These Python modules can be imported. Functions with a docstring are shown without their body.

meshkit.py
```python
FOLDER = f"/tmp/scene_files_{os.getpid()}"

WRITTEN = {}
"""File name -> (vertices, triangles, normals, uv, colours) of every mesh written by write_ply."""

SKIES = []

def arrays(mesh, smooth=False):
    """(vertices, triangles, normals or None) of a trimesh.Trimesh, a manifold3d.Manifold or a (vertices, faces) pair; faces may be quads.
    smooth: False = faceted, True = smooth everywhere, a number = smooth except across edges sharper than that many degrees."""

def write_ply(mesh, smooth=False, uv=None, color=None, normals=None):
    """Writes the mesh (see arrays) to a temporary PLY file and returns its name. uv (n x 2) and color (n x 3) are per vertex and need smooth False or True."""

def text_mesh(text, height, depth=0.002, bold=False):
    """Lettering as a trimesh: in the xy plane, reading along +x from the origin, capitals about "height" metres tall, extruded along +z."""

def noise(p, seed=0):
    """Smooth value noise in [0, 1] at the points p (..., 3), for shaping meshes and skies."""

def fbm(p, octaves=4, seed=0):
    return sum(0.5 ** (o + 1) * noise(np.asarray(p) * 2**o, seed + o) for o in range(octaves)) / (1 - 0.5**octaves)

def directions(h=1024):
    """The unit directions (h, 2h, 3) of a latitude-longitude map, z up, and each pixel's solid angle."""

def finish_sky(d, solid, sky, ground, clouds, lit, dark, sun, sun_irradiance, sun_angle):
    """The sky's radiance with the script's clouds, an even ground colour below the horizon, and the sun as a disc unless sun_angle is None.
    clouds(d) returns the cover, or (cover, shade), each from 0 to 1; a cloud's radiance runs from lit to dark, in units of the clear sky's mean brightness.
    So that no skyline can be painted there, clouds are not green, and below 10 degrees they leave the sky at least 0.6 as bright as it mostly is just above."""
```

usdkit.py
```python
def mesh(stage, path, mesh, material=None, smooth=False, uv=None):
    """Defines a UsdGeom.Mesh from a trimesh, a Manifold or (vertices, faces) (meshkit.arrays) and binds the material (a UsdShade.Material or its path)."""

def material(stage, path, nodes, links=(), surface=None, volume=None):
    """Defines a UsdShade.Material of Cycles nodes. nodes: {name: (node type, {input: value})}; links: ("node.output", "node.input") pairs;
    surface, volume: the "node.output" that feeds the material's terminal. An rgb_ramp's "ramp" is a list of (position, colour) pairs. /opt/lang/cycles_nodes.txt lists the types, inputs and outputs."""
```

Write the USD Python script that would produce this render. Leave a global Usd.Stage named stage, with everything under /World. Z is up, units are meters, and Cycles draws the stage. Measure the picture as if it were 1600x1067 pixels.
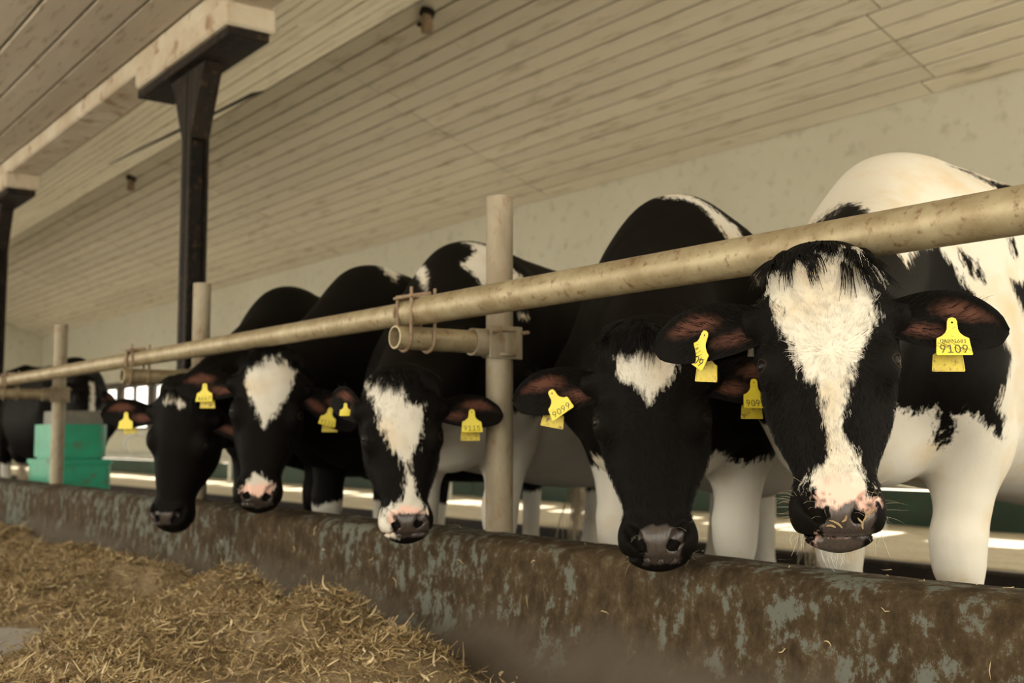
import math, random
import numpy as np, trimesh, usdkit, meshkit
from scipy.interpolate import PchipInterpolator
from shapely.geometry import Polygon
from pxr import Usd, UsdGeom, UsdLux, UsdShade, Gf, Sdf, Vt

stage = Usd.Stage.CreateInMemory()
UsdGeom.SetStageUpAxis(stage, UsdGeom.Tokens.z)
UsdGeom.SetStageMetersPerUnit(stage, 1.0)
UsdGeom.Xform.Define(stage, '/World')
UsdGeom.Scope.Define(stage, '/World/Looks')
_T = Sdf.ValueTypeNames

# ------------------------------------------------------------------ camera
CAM = np.array([0.0, 0.0, 0.55])
TH, FPX = math.radians(36.3), 1800.0
PIT = math.atan(155 / FPX)
_fh = np.array([-math.cos(TH), math.sin(TH), 0]); RIGHT = np.array([math.sin(TH), math.cos(TH), 0])
FWD = _fh * math.cos(PIT) + np.array([0, 0, math.sin(PIT)]); UP = np.cross(RIGHT, FWD)
cam = UsdGeom.Camera.Define(stage, '/World/camera')
cam.AddTransformOp().Set(Gf.Matrix4d(*RIGHT, 0, *UP, 0, *(-FWD), 0, *CAM, 1))
cam.CreateHorizontalApertureAttr(36.0); cam.CreateVerticalApertureAttr(36.0 * 1067 / 1600)
cam.CreateFocalLengthAttr(FPX / 1600 * 36)
cam.CreateFStopAttr(5.2); cam.CreateFocusDistanceAttr(1.85)
cam.CreateClippingRangeAttr(Gf.Vec2f(0.05, 500))
cam.CreateExposureAttr(0.0)

# ------------------------------------------------------------------ light: a bright overcast sky through the open sides of the barn
dome = UsdLux.DomeLight.Define(stage, '/World/sky_light')
dome.CreateColorAttr(Gf.Vec3f(1.0, 0.95, 0.82)); dome.CreateIntensityAttr(1.35)

sun = UsdLux.DistantLight.Define(stage, '/World/sun')            # stands high behind the back windows and falls on the lying bed
sun.CreateColorAttr(Gf.Vec3f(1.0, .94, .84)); sun.CreateIntensityAttr(17000.0); sun.CreateAngleAttr(1.0)
sun.AddRotateXYZOp().Set(Gf.Vec3f(-36, 0, 12))

# ------------------------------------------------------------------ helpers
_used = {}
def numbered(parent, name):
    k = (parent, name); n = _used.get(k, 0); _used[k] = n + 1
    return name if n == 0 else f'{name}_{n:03d}'
def ppath(parent):
    return '/World' if parent is None else str(parent.GetPath())
def tag(o, label=None, cat=None, group=None, kind=None):
    for k, v in (('label', label), ('category', cat), ('group', group), ('kind', kind)):
        if v: o.SetCustomDataByKey(k, v)
    return o
def thing(name, label=None, cat=None, loc=(0, 0, 0), rotz=0, group=None, kind=None, parent=None):
    p = ppath(parent); x = UsdGeom.Xform.Define(stage, p + '/' + numbered(p, name))
    x.AddTranslateOp().Set(Gf.Vec3d(*map(float, loc)))
    if rotz: x.AddRotateZOp().Set(float(rotz))
    return tag(x.GetPrim(), label, cat, group, kind)
def obj(name, mesh, mat, parent=None, smooth=False, label=None, cat=None, group=None, kind=None):
    p = ppath(parent)
    m = usdkit.mesh(stage, p + '/' + numbered(p, name), mesh, MAT.get(mat, mat) if isinstance(mat, str) else mat, smooth)
    return tag(m.GetPrim(), label, cat, group, kind)
def struct(name, mesh, mat, smooth=False):
    return obj(name, mesh, mat, None, smooth, kind='structure')
def cat_(*ms):
    return trimesh.util.concatenate([m for m in ms])
def box(lo, hi):
    lo, hi = np.minimum(lo, hi), np.maximum(lo, hi)
    b = trimesh.creation.box(extents=np.subtract(hi, lo)); b.apply_translation((np.array(lo) + hi) / 2); return b
def cham(lo, hi, c=0.004):
    """box with its edges chamfered"""
    lo, hi = np.minimum(lo, hi).astype(float), np.maximum(lo, hi).astype(float); c = min(c, *(0.45 * (hi - lo)))
    pts = []
    for sx in (0, 1):
        for sy in (0, 1):
            for sz in (0, 1):
                s = np.array([sx, sy, sz]); corner = np.where(s, hi, lo); inw = np.where(s, -c, c)
                for k in range(3):
                    q = corner + inw; q[k] = corner[k]; pts.append(q)
    return trimesh.convex.convex_hull(np.array(pts))
def frame_from(d):
    d = np.asarray(d, float); d = d / np.linalg.norm(d)
    a = np.array([0, 0, 1.0]) if abs(d[2]) < 0.9 else np.array([1.0, 0, 0])
    x = np.cross(a, d); x /= np.linalg.norm(x); return x, np.cross(d, x), d
def tube(path, r, n=16, closed=False, caps=True):
    path = np.asarray(path, float); N = len(path); r = np.broadcast_to(r, N)
    t = np.gradient(path, axis=0) if not closed else np.roll(path, -1, 0) - np.roll(path, 1, 0)
    t /= np.linalg.norm(t, axis=1, keepdims=True)
    x, y, _ = frame_from(t[0]); V = []
    for i in range(N):
        x = x - t[i] * (x @ t[i]); x /= np.linalg.norm(x); y = np.cross(t[i], x)
        a = np.linspace(0, 2 * np.pi, n, endpoint=False)
        V.append(path[i] + r[i] * (np.cos(a)[:, None] * x + np.sin(a)[:, None] * y))
    V = np.concatenate(V); f = []
    M = N if closed else N - 1
    for i in range(M):
        for j in range(n):
            a, b = i * n + j, i * n + (j + 1) % n; c, d = ((i + 1) % N) * n + j, ((i + 1) % N) * n + (j + 1) % n
            f += [[a, b, d], [a, d, c]]
    if caps and not closed:
        V = np.vstack([V, path[0], path[-1]]); k = N * n
        for j in range(n):
            f += [[k, (j + 1) % n, j], [k + 1, (N - 1) * n + j, (N - 1) * n + (j + 1) % n]]
    return trimesh.Trimesh(V, f, process=False)
def pipe(a, b, ro, ri, n=32, seg=2):
    """a real pipe: hollow, with ring ends"""
    a, b = np.asarray(a, float), np.asarray(b, float); x, y, d = frame_from(b - a); L = np.linalg.norm(b - a)
    prof = [(ri, 0), (ro - .001, 0), (ro, .001)] + [(ro, L * k / seg) for k in range(1, seg)] + [(ro, L - .001), (ro - .001, L), (ri, L)]
    V, f = [], []
    ang = np.linspace(0, 2 * np.pi, n, endpoint=False)
    for r, h in prof:
        V.append(a + d * h + r * (np.cos(ang)[:, None] * x + np.sin(ang)[:, None] * y))
    V = np.concatenate(V); m = len(prof)
    for i in range(m):
        for j in range(n):
            p, q = i * n + j, i * n + (j + 1) % n; u, w = ((i + 1) % m) * n + j, ((i + 1) % m) * n + (j + 1) % n
            f += [[p, q, w], [p, w, u]]
    t = trimesh.Trimesh(V, f, process=False); t.fix_normals(); return t
def xform(m, M):
    m = m.copy(); m.apply_transform(M); return m
def basis(e1, e2, e3, o):
    M = np.eye(4); M[:3, 0], M[:3, 1], M[:3, 2], M[:3, 3] = e1, e2, e3, o; return M
def curves(name, strands, widths, mat, parent, label=None, kind=None):
    """hair: strands are (k,3) arrays"""
    p = ppath(parent); c = UsdGeom.BasisCurves.Define(stage, p + '/' + numbered(p, name))
    c.CreateTypeAttr('linear'); c.CreateCurveVertexCountsAttr(Vt.IntArray([len(s) for s in strands]))
    c.CreatePointsAttr(Vt.Vec3fArray.FromNumpy(np.concatenate(strands).astype(np.float32)))
    c.CreateWidthsAttr(Vt.FloatArray.FromNumpy(np.concatenate(widths).astype(np.float32))); c.SetWidthsInterpolation('vertex')
    UsdShade.MaterialBindingAPI.Apply(c.GetPrim()).Bind(MAT[mat])
    return tag(c.GetPrim(), label, kind=kind)

# ------------------------------------------------------------------ materials
MAT = {}
def mk(name, nodes, links, surface='p.BSDF'):
    MAT[name] = usdkit.material(stage, '/World/Looks/' + name, nodes, links, surface=surface); return name
def plain(name, col, rough=.5, metal=0., **kw):
    mk(name, {'p': ('principled_bsdf', dict(base_color=col, roughness=rough, metallic=metal, **kw))}, [])
def mottled(name, c1, c2, c3=None, scale=8., fine=60., rough=.7, bump=.2, dist=.004, stretch=(1, 1, 1), lo=.35, hi=.65, metal=0., rnd=0., spec=.5):
    """two or three tones mixed by noise in object space, with fine relief"""
    n = {'g': ('geometry', {}), 'm': ('mapping', {'scale': stretch}),
         'n': ('noise_texture', {'scale': scale, 'detail': 6., 'roughness': .62}), 'f': ('noise_texture', {'scale': fine, 'detail': 4., 'roughness': .6}),
         'r': ('rgb_ramp', {'ramp': [(0, c1), (lo, c1), (hi, c2), (1, c2)]}),
         'q': ('rgb_ramp', {'ramp': [(0, (0, 0, 0)), (.55, (0, 0, 0)), (.7, (1, 1, 1)), (1, (1, 1, 1))]}),
         'x': ('mix_color', {'b': c3 or c2, 'use_clamp': True}), 'b': ('bump', {'strength': bump, 'distance': dist}),
         'p': ('principled_bsdf', {'roughness': rough, 'metallic': metal, 'specular_ior_level': spec})}
    l = [('g.position', 'm.vector'), ('m.vector', 'n.vector'), ('m.vector', 'f.vector'), ('n.fac', 'r.fac'), ('f.fac', 'q.fac'), ('r.color', 'x.a'), ('f.fac', 'b.height'), ('b.normal', 'p.normal')]
    if c3: l += [('q.color', 'x.fac')]
    else: n['x'][1]['fac'] = 0.0
    if rnd:
        n['o'] = ('object_info', {}); n['mr'] = ('map_range', {'from_min': 0., 'from_max': 1., 'to_min': 1 - rnd, 'to_max': 1 + rnd})
        n['h'] = ('hsv', {}); l += [('o.random', 'mr.value'), ('mr.result', 'h.value'), ('x.result', 'h.color'), ('h.color', 'p.base_color')]
    else: l += [('x.result', 'p.base_color')]
    mk(name, n, l)
mottled('plank_paint', (.545, .50, .395), (.50, .455, .355), (.36, .31, .22), scale=.9, fine=9., rough=.75, bump=.1, stretch=(.3, 1.6, 1.6), rnd=.06)
mottled('plank_deck', (.54, .48, .385), (.46, .40, .31), (.26, .20, .13), scale=1.3, fine=10., rough=.75, bump=.15, stretch=(.4, 2.5, 2.5), rnd=.08)
mottled('plank_white', (.84, .79, .64), (.78, .72, .57), (.60, .53, .40), scale=.9, fine=9., rough=.75, bump=.1, stretch=(.3, 1.6, 1.6), rnd=.04)  # front slope copy of plank_paint, its stronger light put into the colour
plain('dark_backing', (.05, .035, .022), .9)
mottled('plaster', (.46, .445, .355), (.43, .41, .32), (.35, .325, .25), scale=1.2, fine=9., rough=.85, bump=.25, dist=.01)
mottled('beam_paint', (.55, .49, .38), (.42, .34, .24), (.25, .14, .07), scale=3., fine=7., rough=.7, bump=.2)
mottled('old_steel', (.008, .007, .006), (.020, .015, .010), (.06, .036, .02), scale=6., fine=22., rough=.7, bump=.2, spec=.15)
mottled('galvanised', (.24, .18, .095), (.36, .30, .18), (.17, .10, .05), scale=14., fine=55., rough=.5, bump=.25, dist=.002, metal=.35)
mottled('galvanised_post', (.20, .155, .095), (.30, .255, .175), (.20, .12, .06), scale=9., fine=38., rough=.6, bump=.25, dist=.002, metal=.2, stretch=(1, 1, .5))
mottled('rust', (.16, .10, .055), (.25, .18, .11), (.12, .06, .03), scale=30., fine=90., rough=.75, bump=.3, dist=.002)
mottled('pale_pipe', (.62, .62, .56), (.50, .50, .45), (.36, .34, .28), scale=5., fine=30., rough=.5, bump=.1)
mottled('green_board', (.022, .060, .036), (.012, .035, .022), (.05, .05, .03), scale=4., fine=20., rough=.6, bump=.2, stretch=(.4, 1, 1))
mottled('trough_green', (.02, .30, .17), (.015, .24, .13), (.10, .13, .06), scale=5., fine=14., rough=.4, bump=.05)
mottled('trough_lid', (.16, .15, .12), (.11, .10, .08), (.2, .17, .1), scale=8., fine=30., rough=.6, bump=.1)
mottled('bed_straw', (.74, .66, .49), (.62, .53, .37), (.46, .36, .22), scale=9., fine=60., rough=.9, bump=.6, dist=.01, stretch=(.5, 1.2, 1))
mottled('dung_floor', (.026, .016, .009), (.014, .009, .006), (.045, .03, .018), scale=4., fine=24., rough=.65, bump=.4, dist=.01)
mottled('concrete', (.30, .27, .23), (.24, .215, .18), (.19, .16, .12), scale=3., fine=30., rough=.85, bump=.3, dist=.004)
mottled('straw', (.20, .14, .066), (.13, .086, .04), (.36, .27, .14), scale=30., fine=120., rough=.8, bump=.9, dist=.008)
mottled('gravel', (.48, .45, .40), (.40, .37, .32), (.52, .49, .44), scale=2., fine=40., rough=.9)
plain('window_frame', (.06, .05, .04), .6)
mk('pane_glass', {'t': ('transparent_bsdf', {}), 'g': ('glossy_bsdf', {'roughness': .05}), 'x': ('mix_closure', {'fac': .12})},
   [('t.BSDF', 'x.closure1'), ('g.BSDF', 'x.closure2')], surface='x.closure')
# straw bits vary from piece to piece
mk('straw_bit', {'o': ('object_info', {}), 'r': ('rgb_ramp', {'ramp': [(0, (.12, .072, .026)), (.35, (.225, .148, .06)), (.75, (.36, .26, .12)), (1, (.54, .43, .25))]}),
   'p': ('principled_bsdf', {'roughness': .65})}, [('o.random', 'r.fac'), ('r.color', 'p.base_color')])
# the feed wall: worn paint over brown concrete, licked clean and grey along its foot
mk('feed_wall', {'g': ('geometry', {}), 's': ('separate_xyz', {}), 'm': ('mapping', {'scale': (1, 1, .75)}),
   'n1': ('noise_texture', {'scale': 3.2, 'detail': 8., 'roughness': .65}), 'n2': ('noise_texture', {'scale': 20., 'detail': 9., 'roughness': .74}),
   'n3': ('noise_texture', {'scale': 90., 'detail': 3.}),
   'brown': ('rgb_ramp', {'ramp': [(0, (.014, .0085, .0042)), (.40, (.030, .0195, .0095)), (.52, (.055, .037, .0185)), (.64, (.092, .064, .034)), (1, (.15, .11, .065))]}),
   'a': ('math', {'math_type': 'multiply_add', 'value2': .55}), 'sum': ('math', {'math_type': 'add'}),
   'pm': ('rgb_ramp', {'ramp': [(0, (0, 0, 0)), (.80, (0, 0, 0)), (.855, (1, 1, 1)), (1, (1, 1, 1))]}),
   'x': ('mix_color', {'b': (.105, .108, .088)}),
   'zz': ('math', {'math_type': 'multiply_add', 'value2': .38}), 'foot': ('map_range', {'from_min': .325, 'from_max': .235, 'to_min': 0., 'to_max': 1., 'clamp': True}),
   'y': ('mix_color', {}), 'gc': ('rgb_ramp', {'ramp': [(0, (.040, .030, .020)), (.5, (.078, .062, .044)), (1, (.13, .11, .084))]}),
   'b': ('bump', {'strength': .5, 'distance': .006}), 'p': ('principled_bsdf', {'roughness': .85, 'specular_ior_level': .12})},
   [('g.position', 'm.vector'), ('m.vector', 'n1.vector'), ('m.vector', 'n2.vector'), ('g.position', 'n3.vector'), ('n2.fac', 'brown.fac'),
    ('n1.fac', 'a.value1'), ('n1.fac', 'zz.value1'), ('g.position', 's.vector'), ('n2.fac', 'sum.value1'), ('n1.fac', 'a.value1'), ('a.value', 'sum.value2'),
    ('sum.value', 'pm.fac'), ('brown.color', 'x.a'), ('pm.color', 'x.fac'), ('s.z', 'zz.value3'), ('zz.value', 'foot.value'),
    ('foot.result', 'y.fac'), ('x.result', 'y.a'), ('n1.fac', 'gc.fac'), ('gc.color', 'y.b'), ('y.result', 'p.base_color'), ('n2.fac', 'b.height'), ('b.normal', 'p.normal')])
# cow coat: primvar 'coat' = (signed distance to a white patch, bare pink skin, bare dark skin); the edge is broken up like fur
def coat(name, white=(.575, .535, .455), tint=(.51, .41, .28)):
    mk(name, {'c': ('attribute', {'attribute': 'coat'}), 's': ('separate_xyz', {}), 'g': ('geometry', {}), 'mp': ('mapping', {'scale': (1, 1, .35)}),
       'n': ('noise_texture', {'scale': 70., 'detail': 4., 'roughness': .7}), 'nb': ('noise_texture', {'scale': 9., 'detail': 3.}), 'nf': ('noise_texture', {'scale': 260., 'detail': 2.}),
       'e': ('math', {'math_type': 'multiply_add', 'value2': .16}), 'w': ('map_range', {'from_min': .565, 'from_max': .595, 'to_min': 0., 'to_max': 1., 'clamp': True}),
       'wc': ('rgb_ramp', {'ramp': [(0, white), (.5, white), (.8, tint), (1, tint)]}), 'bk': ('rgb_ramp', {'ramp': [(0, (.0025, .002, .0016)), (.6, (.0045, .0036, .0028)), (1, (.010, .007, .005))]}),
       'x': ('mix_color', {}), 'pc': ('rgb_ramp', {'ramp': [(0, (.66, .40, .32)), (1, (.80, .52, .42))]}), 'y': ('mix_color', {}),
       'pe': ('math', {'math_type': 'multiply_add', 'value2': .5}), 'pw': ('map_range', {'from_min': .70, 'from_max': .80, 'to_min': 0., 'to_max': 1., 'clamp': True}),
       'de': ('math', {'math_type': 'multiply_add', 'value2': .25}), 'dw': ('map_range', {'from_min': .59, 'from_max': .68, 'to_min': 0., 'to_max': 1., 'clamp': True}),
       'dc': ('rgb_ramp', {'ramp': [(0, (.020, .014, .011)), (.5, (.046, .034, .027)), (1, (.075, .058, .045))]}), 'z': ('mix_color', {}),
       'k': ('attribute', {'attribute': 'blush'}), 'ks': ('separate_xyz', {}), 'ke': ('math', {'math_type': 'multiply_add', 'value2': .8}), 'kw': ('map_range', {'from_min': .55, 'from_max': 1.15, 'to_min': 0., 'to_max': .7, 'clamp': True}), 'kx': ('mix_color', {'b': (.13, .055, .036)}), 'sp': ('map_range', {'from_min': 0., 'from_max': 1., 'to_min': .045, 'to_max': .45}), 'nk': ('noise_texture', {'scale': 40., 'detail': 5., 'roughness': .7}), 'b': ('bump', {'strength': .25, 'distance': .003}), 'ro': ('map_range', {'from_min': 0., 'from_max': 1., 'to_min': .62, 'to_max': .30}),
       'p': ('principled_bsdf', {'roughness': .62, 'specular_ior_level': .07})},
       [('c.vector', 's.vector'), ('g.position', 'mp.vector'), ('mp.vector', 'n.vector'), ('g.position', 'nb.vector'), ('mp.vector', 'nf.vector'),
        ('n.fac', 'e.value1'), ('s.x', 'e.value3'), ('e.value', 'w.value'), ('nb.fac', 'wc.fac'), ('nf.fac', 'bk.fac'), ('w.result', 'x.fac'), ('bk.color', 'x.a'), ('wc.color', 'x.b'),
        ('n.fac', 'pe.value1'), ('s.y', 'pe.value3'), ('pe.value', 'pw.value'), ('nb.fac', 'pc.fac'), ('pw.result', 'y.fac'), ('x.result', 'y.a'), ('pc.color', 'y.b'),
        ('n.fac', 'de.value1'), ('s.z', 'de.value3'), ('de.value', 'dw.value'), ('nf.fac', 'dc.fac'), ('dw.result', 'z.fac'), ('y.result', 'z.a'), ('dc.color', 'z.b'),
        ('k.vector', 'ks.vector'), ('g.position', 'nk.vector'), ('nk.fac', 'ke.value1'), ('ks.x', 'ke.value3'), ('ke.value', 'kw.value'), ('kw.result', 'kx.fac'), ('z.result', 'kx.a'), ('kx.result', 'p.base_color'), ('n.fac', 'b.height'), ('b.normal', 'p.normal'), ('dw.result', 'ro.value'), ('ro.result', 'p.roughness'), ('dw.result', 'sp.value'), ('sp.result', 'p.specular_ior_level')])
coat('coat_holstein')
coat('coat_cream', (.58, .535, .445), (.53, .41, .25))
plain('hair_black', (.006, .005, .004), .55, specular_ior_level=.12); plain('hair_white', (.58, .54, .46), .6, specular_ior_level=.2); plain('hair_straw', (.55, .46, .32), .6)
plain('eye', (.006, .005, .004), .12, specular_ior_level=.08); plain('inner_eyelid', (.014, .009, .007), .6, specular_ior_level=.08)
plain('lip_pink', (.62, .36, .30), .35)
mottled('tag_yellow', (.66, .54, .03), (.62, .50, .03), None, scale=40., fine=80., rough=.4, bump=.05)
mottled('tag_stained', (.58, .45, .03), (.46, .34, .03), (.12, .07, .02), scale=60., fine=110., rough=.5, bump=.1)
plain('tag_ink', (.085, .065, .02), .6)
plain('hoof', (.05, .04, .03), .5)
mottled('twine', (.48, .30, .12), (.34, .2, .08), None, scale=40., fine=120., rough=.9, bump=.4)

# ------------------------------------------------------------------ the barn
X0, X1 = -24.0, 1.4
struct('floor', box((X0, -3.2, -.25), (X1 + 3, 1.72, 0.0)), 'concrete')
struct('stall_floor', box((X0, 1.86, -.3), (X1, 6.1, -.10)), 'dung_floor')
struct('lying_bed', cham((X0, 4.27, -.1), (X1, 6.0, .048), .01), 'bed_straw')
struct('bed_kerb', cham((X0, 4.20, -.1), (X1, 4.27, .042), .012), 'dung_floor')
# feed wall: worn round top edge, concave licked foot, slightly uneven
def feed_wall():
    prof = [(1.52, -.05), (1.54, .002), (1.585, .006), (1.63, .020), (1.665, .048), (1.686, .09), (1.695, .16), (1.70, .22), (1.702, .27), (1.708, .285), (1.722, .297),
            (1.75, .304), (1.80, .305), (1.84, .304), (1.872, .299), (1.885, .285), (1.89, .26), (1.89, .1), (1.89, -.12), (1.89, -.2), (1.52, -.2)]
    xs = np.arange(X0, X1 + .01, .05); prof = np.array(prof); m = len(prof)
    V = np.zeros((len(xs), m, 3)); V[..., 0] = xs[:, None]; V[..., 1:] = prof
    q = V * np.array([1.6, 3, 3]); d = (meshkit.fbm(q, 3, 4) - .5) * .022 + (meshkit.fbm(q * 5, 2, 9) - .5) * .008
    live = (prof[:, 1] > .02); V[..., 1] += np.where(live & (prof[:, 0] < 1.74), d, 0); V[..., 2] += np.where(live & (prof[:, 1] > .27), d * .7, 0)
    f = []
    for i in range(len(xs) - 1):
        for j in range(m):
            a, b = i * m + j, i * m + (j + 1) % m; f += [[a, b, b + m], [a, b + m, a + m]]
    t = trimesh.Trimesh(V.reshape(-1, 3), f, process=False); t.fix_normals(); return t
struct('wall_feed', feed_wall(), 'feed_wall', smooth=40)

# ceiling planks: every board a mesh of its own, butted at the joists
_unit = cham((0, 0, 0), (1, 1, 1), .0)
def plank_rows(parent, A, B, width, joints, mat, gap=.007, thick=.022, seed=0, wob=.0):
    rnd = random.Random(seed); A, B = np.array(A), np.array(B); L = np.linalg.norm(B - A); t = (B - A) / L; n = np.array([-t[1], t[0]])
    if n[1] > 0: n = -n                                   # downwards
    rows = int(round(L / width)); w = L / rows
    for r in range(rows):
        jog = [rnd.choice((0, 0, 0, .10, -.10)) if (r // 2) % 3 == 2 else 0 for _ in joints]
        js = [j + g for j, g in zip(joints, jog)]
        for k in range(len(js) - 1):
            a, b = js[k] + .006, js[k + 1] - .006
            e = rnd.uniform(-.002, .002); d = rnd.uniform(-.003, .003); c = .004
            s0, s1 = r * w + gap / 2, (r + 1) * w - gap / 2
            def P(s, h): q = A + t * s + n * h; return q
            sec = [P(s0, -thick), P(s1, -thick), P(s1, d - c + e), P(s1 - c, d + e), P(s0 + c, d - e), P(s0, d - c - e)]
            V = [(x, y, z) for x in (a, b) for y, z in sec]; f = []
            for i in range(6):
                j = (i + 1) % 6; f += [[i, j, j + 6], [i, j + 6, i + 6]]
            f += [[0, i + 1, i] for i in range(1, 5)] + [[6, 6 + i, 7 + i] for i in range(1, 5)]
            m = trimesh.Trimesh(np.array(V), f, process=False); m.fix_normals(); obj('plank', m, mat, parent)
def backing(A, B, lift):
    (y0, z0), (y1, z1) = A, B
    V = [(x, y, z + h) for x in (X0, X1) for (y, z, h) in ((y0, z0, lift), (y1, z1, lift), (y1, z1, lift + .08), (y0, z0, lift + .08))]
    return trimesh.Trimesh(V, [[0, 1, 5], [0, 5, 4], [3, 7, 6], [3, 6, 2], [0, 4, 7], [0, 7, 3], [1, 2, 6], [1, 6, 5], [0, 3, 2], [0, 2, 1], [4, 5, 6], [4, 6, 7]], process=False)
RIDGE, EAVE, VALLEY = (3.82, 3.40), (6.0, 2.606), (2.28, 2.84)
JX = [X0, -19.0, -15.1, -11.36, -7.6, -3.82, -.04, X1 + .1]
c = thing('ceiling_back_slope', kind='structure'); plank_rows(c, RIDGE, EAVE, .138, JX, 'plank_paint', seed=1, gap=.013)
obj('roof_board', backing(RIDGE, EAVE, .035), 'dark_backing', c)
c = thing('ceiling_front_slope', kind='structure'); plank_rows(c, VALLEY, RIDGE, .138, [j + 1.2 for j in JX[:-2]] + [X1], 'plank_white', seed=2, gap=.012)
obj('roof_board', backing(VALLEY, RIDGE, .035), 'dark_backing', c)
_t = np.array([RIDGE[0] - VALLEY[0], RIDGE[1] - VALLEY[1]]) / math.hypot(RIDGE[0] - VALLEY[0], RIDGE[1] - VALLEY[1]); _n = np.array([_t[1], -_t[0]])
_P = [(-11.2, 3.36), (-9.9, 3.60), (-8.6, 3.80), (-8.6, 3.70), (-9.9, 3.53)]
_V = [(x, y + _n[0] * h, VALLEY[1] + (y - VALLEY[0]) * _t[1] / _t[0] + _n[1] * h) for h in (.002, .009) for x, y in _P]
obj('split_board', trimesh.convex.convex_hull(np.array(_V)), 'old_steel', c, label='dark wedge added for an open gap between the boards under the ridge')  # added dark sheet for an open slit in the planking; no loose board here
c = thing('ceiling_alley', kind='structure'); plank_rows(c, (2.04, 2.72), (-2.6, 2.72), .21, [X0, -16.6, -12.6, -8.9, -5.1, -1.3, X1], 'plank_deck', seed=3, gap=.016)
obj('roof_board', backing((-2.6, 2.72), (2.04, 2.72), .035), 'dark_backing', c)
# long roof beam on the posts with its painted pads
struct('roof_beam', cham((X0, 2.05, 2.62), (X1, 2.27, 2.90), .012), 'beam_paint')

# back wall: painted plaster above, a strip of windows, green boards below
wb = thing('wall_back', kind='structure')
obj('plaster_panel', cham((X0, 6.0, 1.50), (X1, 6.16, 2.80), .004), 'plaster', wb)
obj('sill_panel', cham((X0, 6.0, .26), (X1, 6.09, .72), .004), 'plaster', wb)
obj('window_lintel', cham((X0, 5.985, 1.44), (X1, 6.09, 1.50), .004), 'window_frame', wb)
for k in range(9):
    a = X0 + k * 3.06
    obj('green_board', cham((a + .004, 5.955, -.02), (a + 3.05, 6.0, .255), .006), 'green_board', wb)
WX = [X0 + .35 + i * 1.53 for i in range(16)]
for i, x in enumerate(WX):
    obj('window_pier', box((x - .16, 6.0, .72), (x, 6.09, 1.44)), 'window_frame', wb)
    w = thing(f'window_{i + 1}', kind='structure')
    x2 = x + 1.37
    for (a, b) in (((x, 6.03, .72), (x2, 6.09, .76)), ((x, 6.03, 1.40), (x2, 6.09, 1.44)), ((x, 6.03, .76), (x + .05, 6.09, 1.40)), ((x2 - .05, 6.03, .76), (x2, 6.09, 1.40)), ((x + .59, 6.03, .76), (x + .64, 6.09, 1.40))):
        obj('frame_bar', cham(a, b, .006), 'window_frame', w)
    for (a, b) in ((x + .05, x + .59), (x + .64, x2 - .05)):
        obj('pane', box((a, 6.058, .76), (b, 6.062, 1.40)), 'pane_glass', w)
struct('wall_far', box((X0 - .2, -4, -.3), (X0, 6.2, 3.6)), 'plaster')
struct('ground', box((-60, -60, -.4), (60, 60, -.26)), 'gravel')

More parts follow.
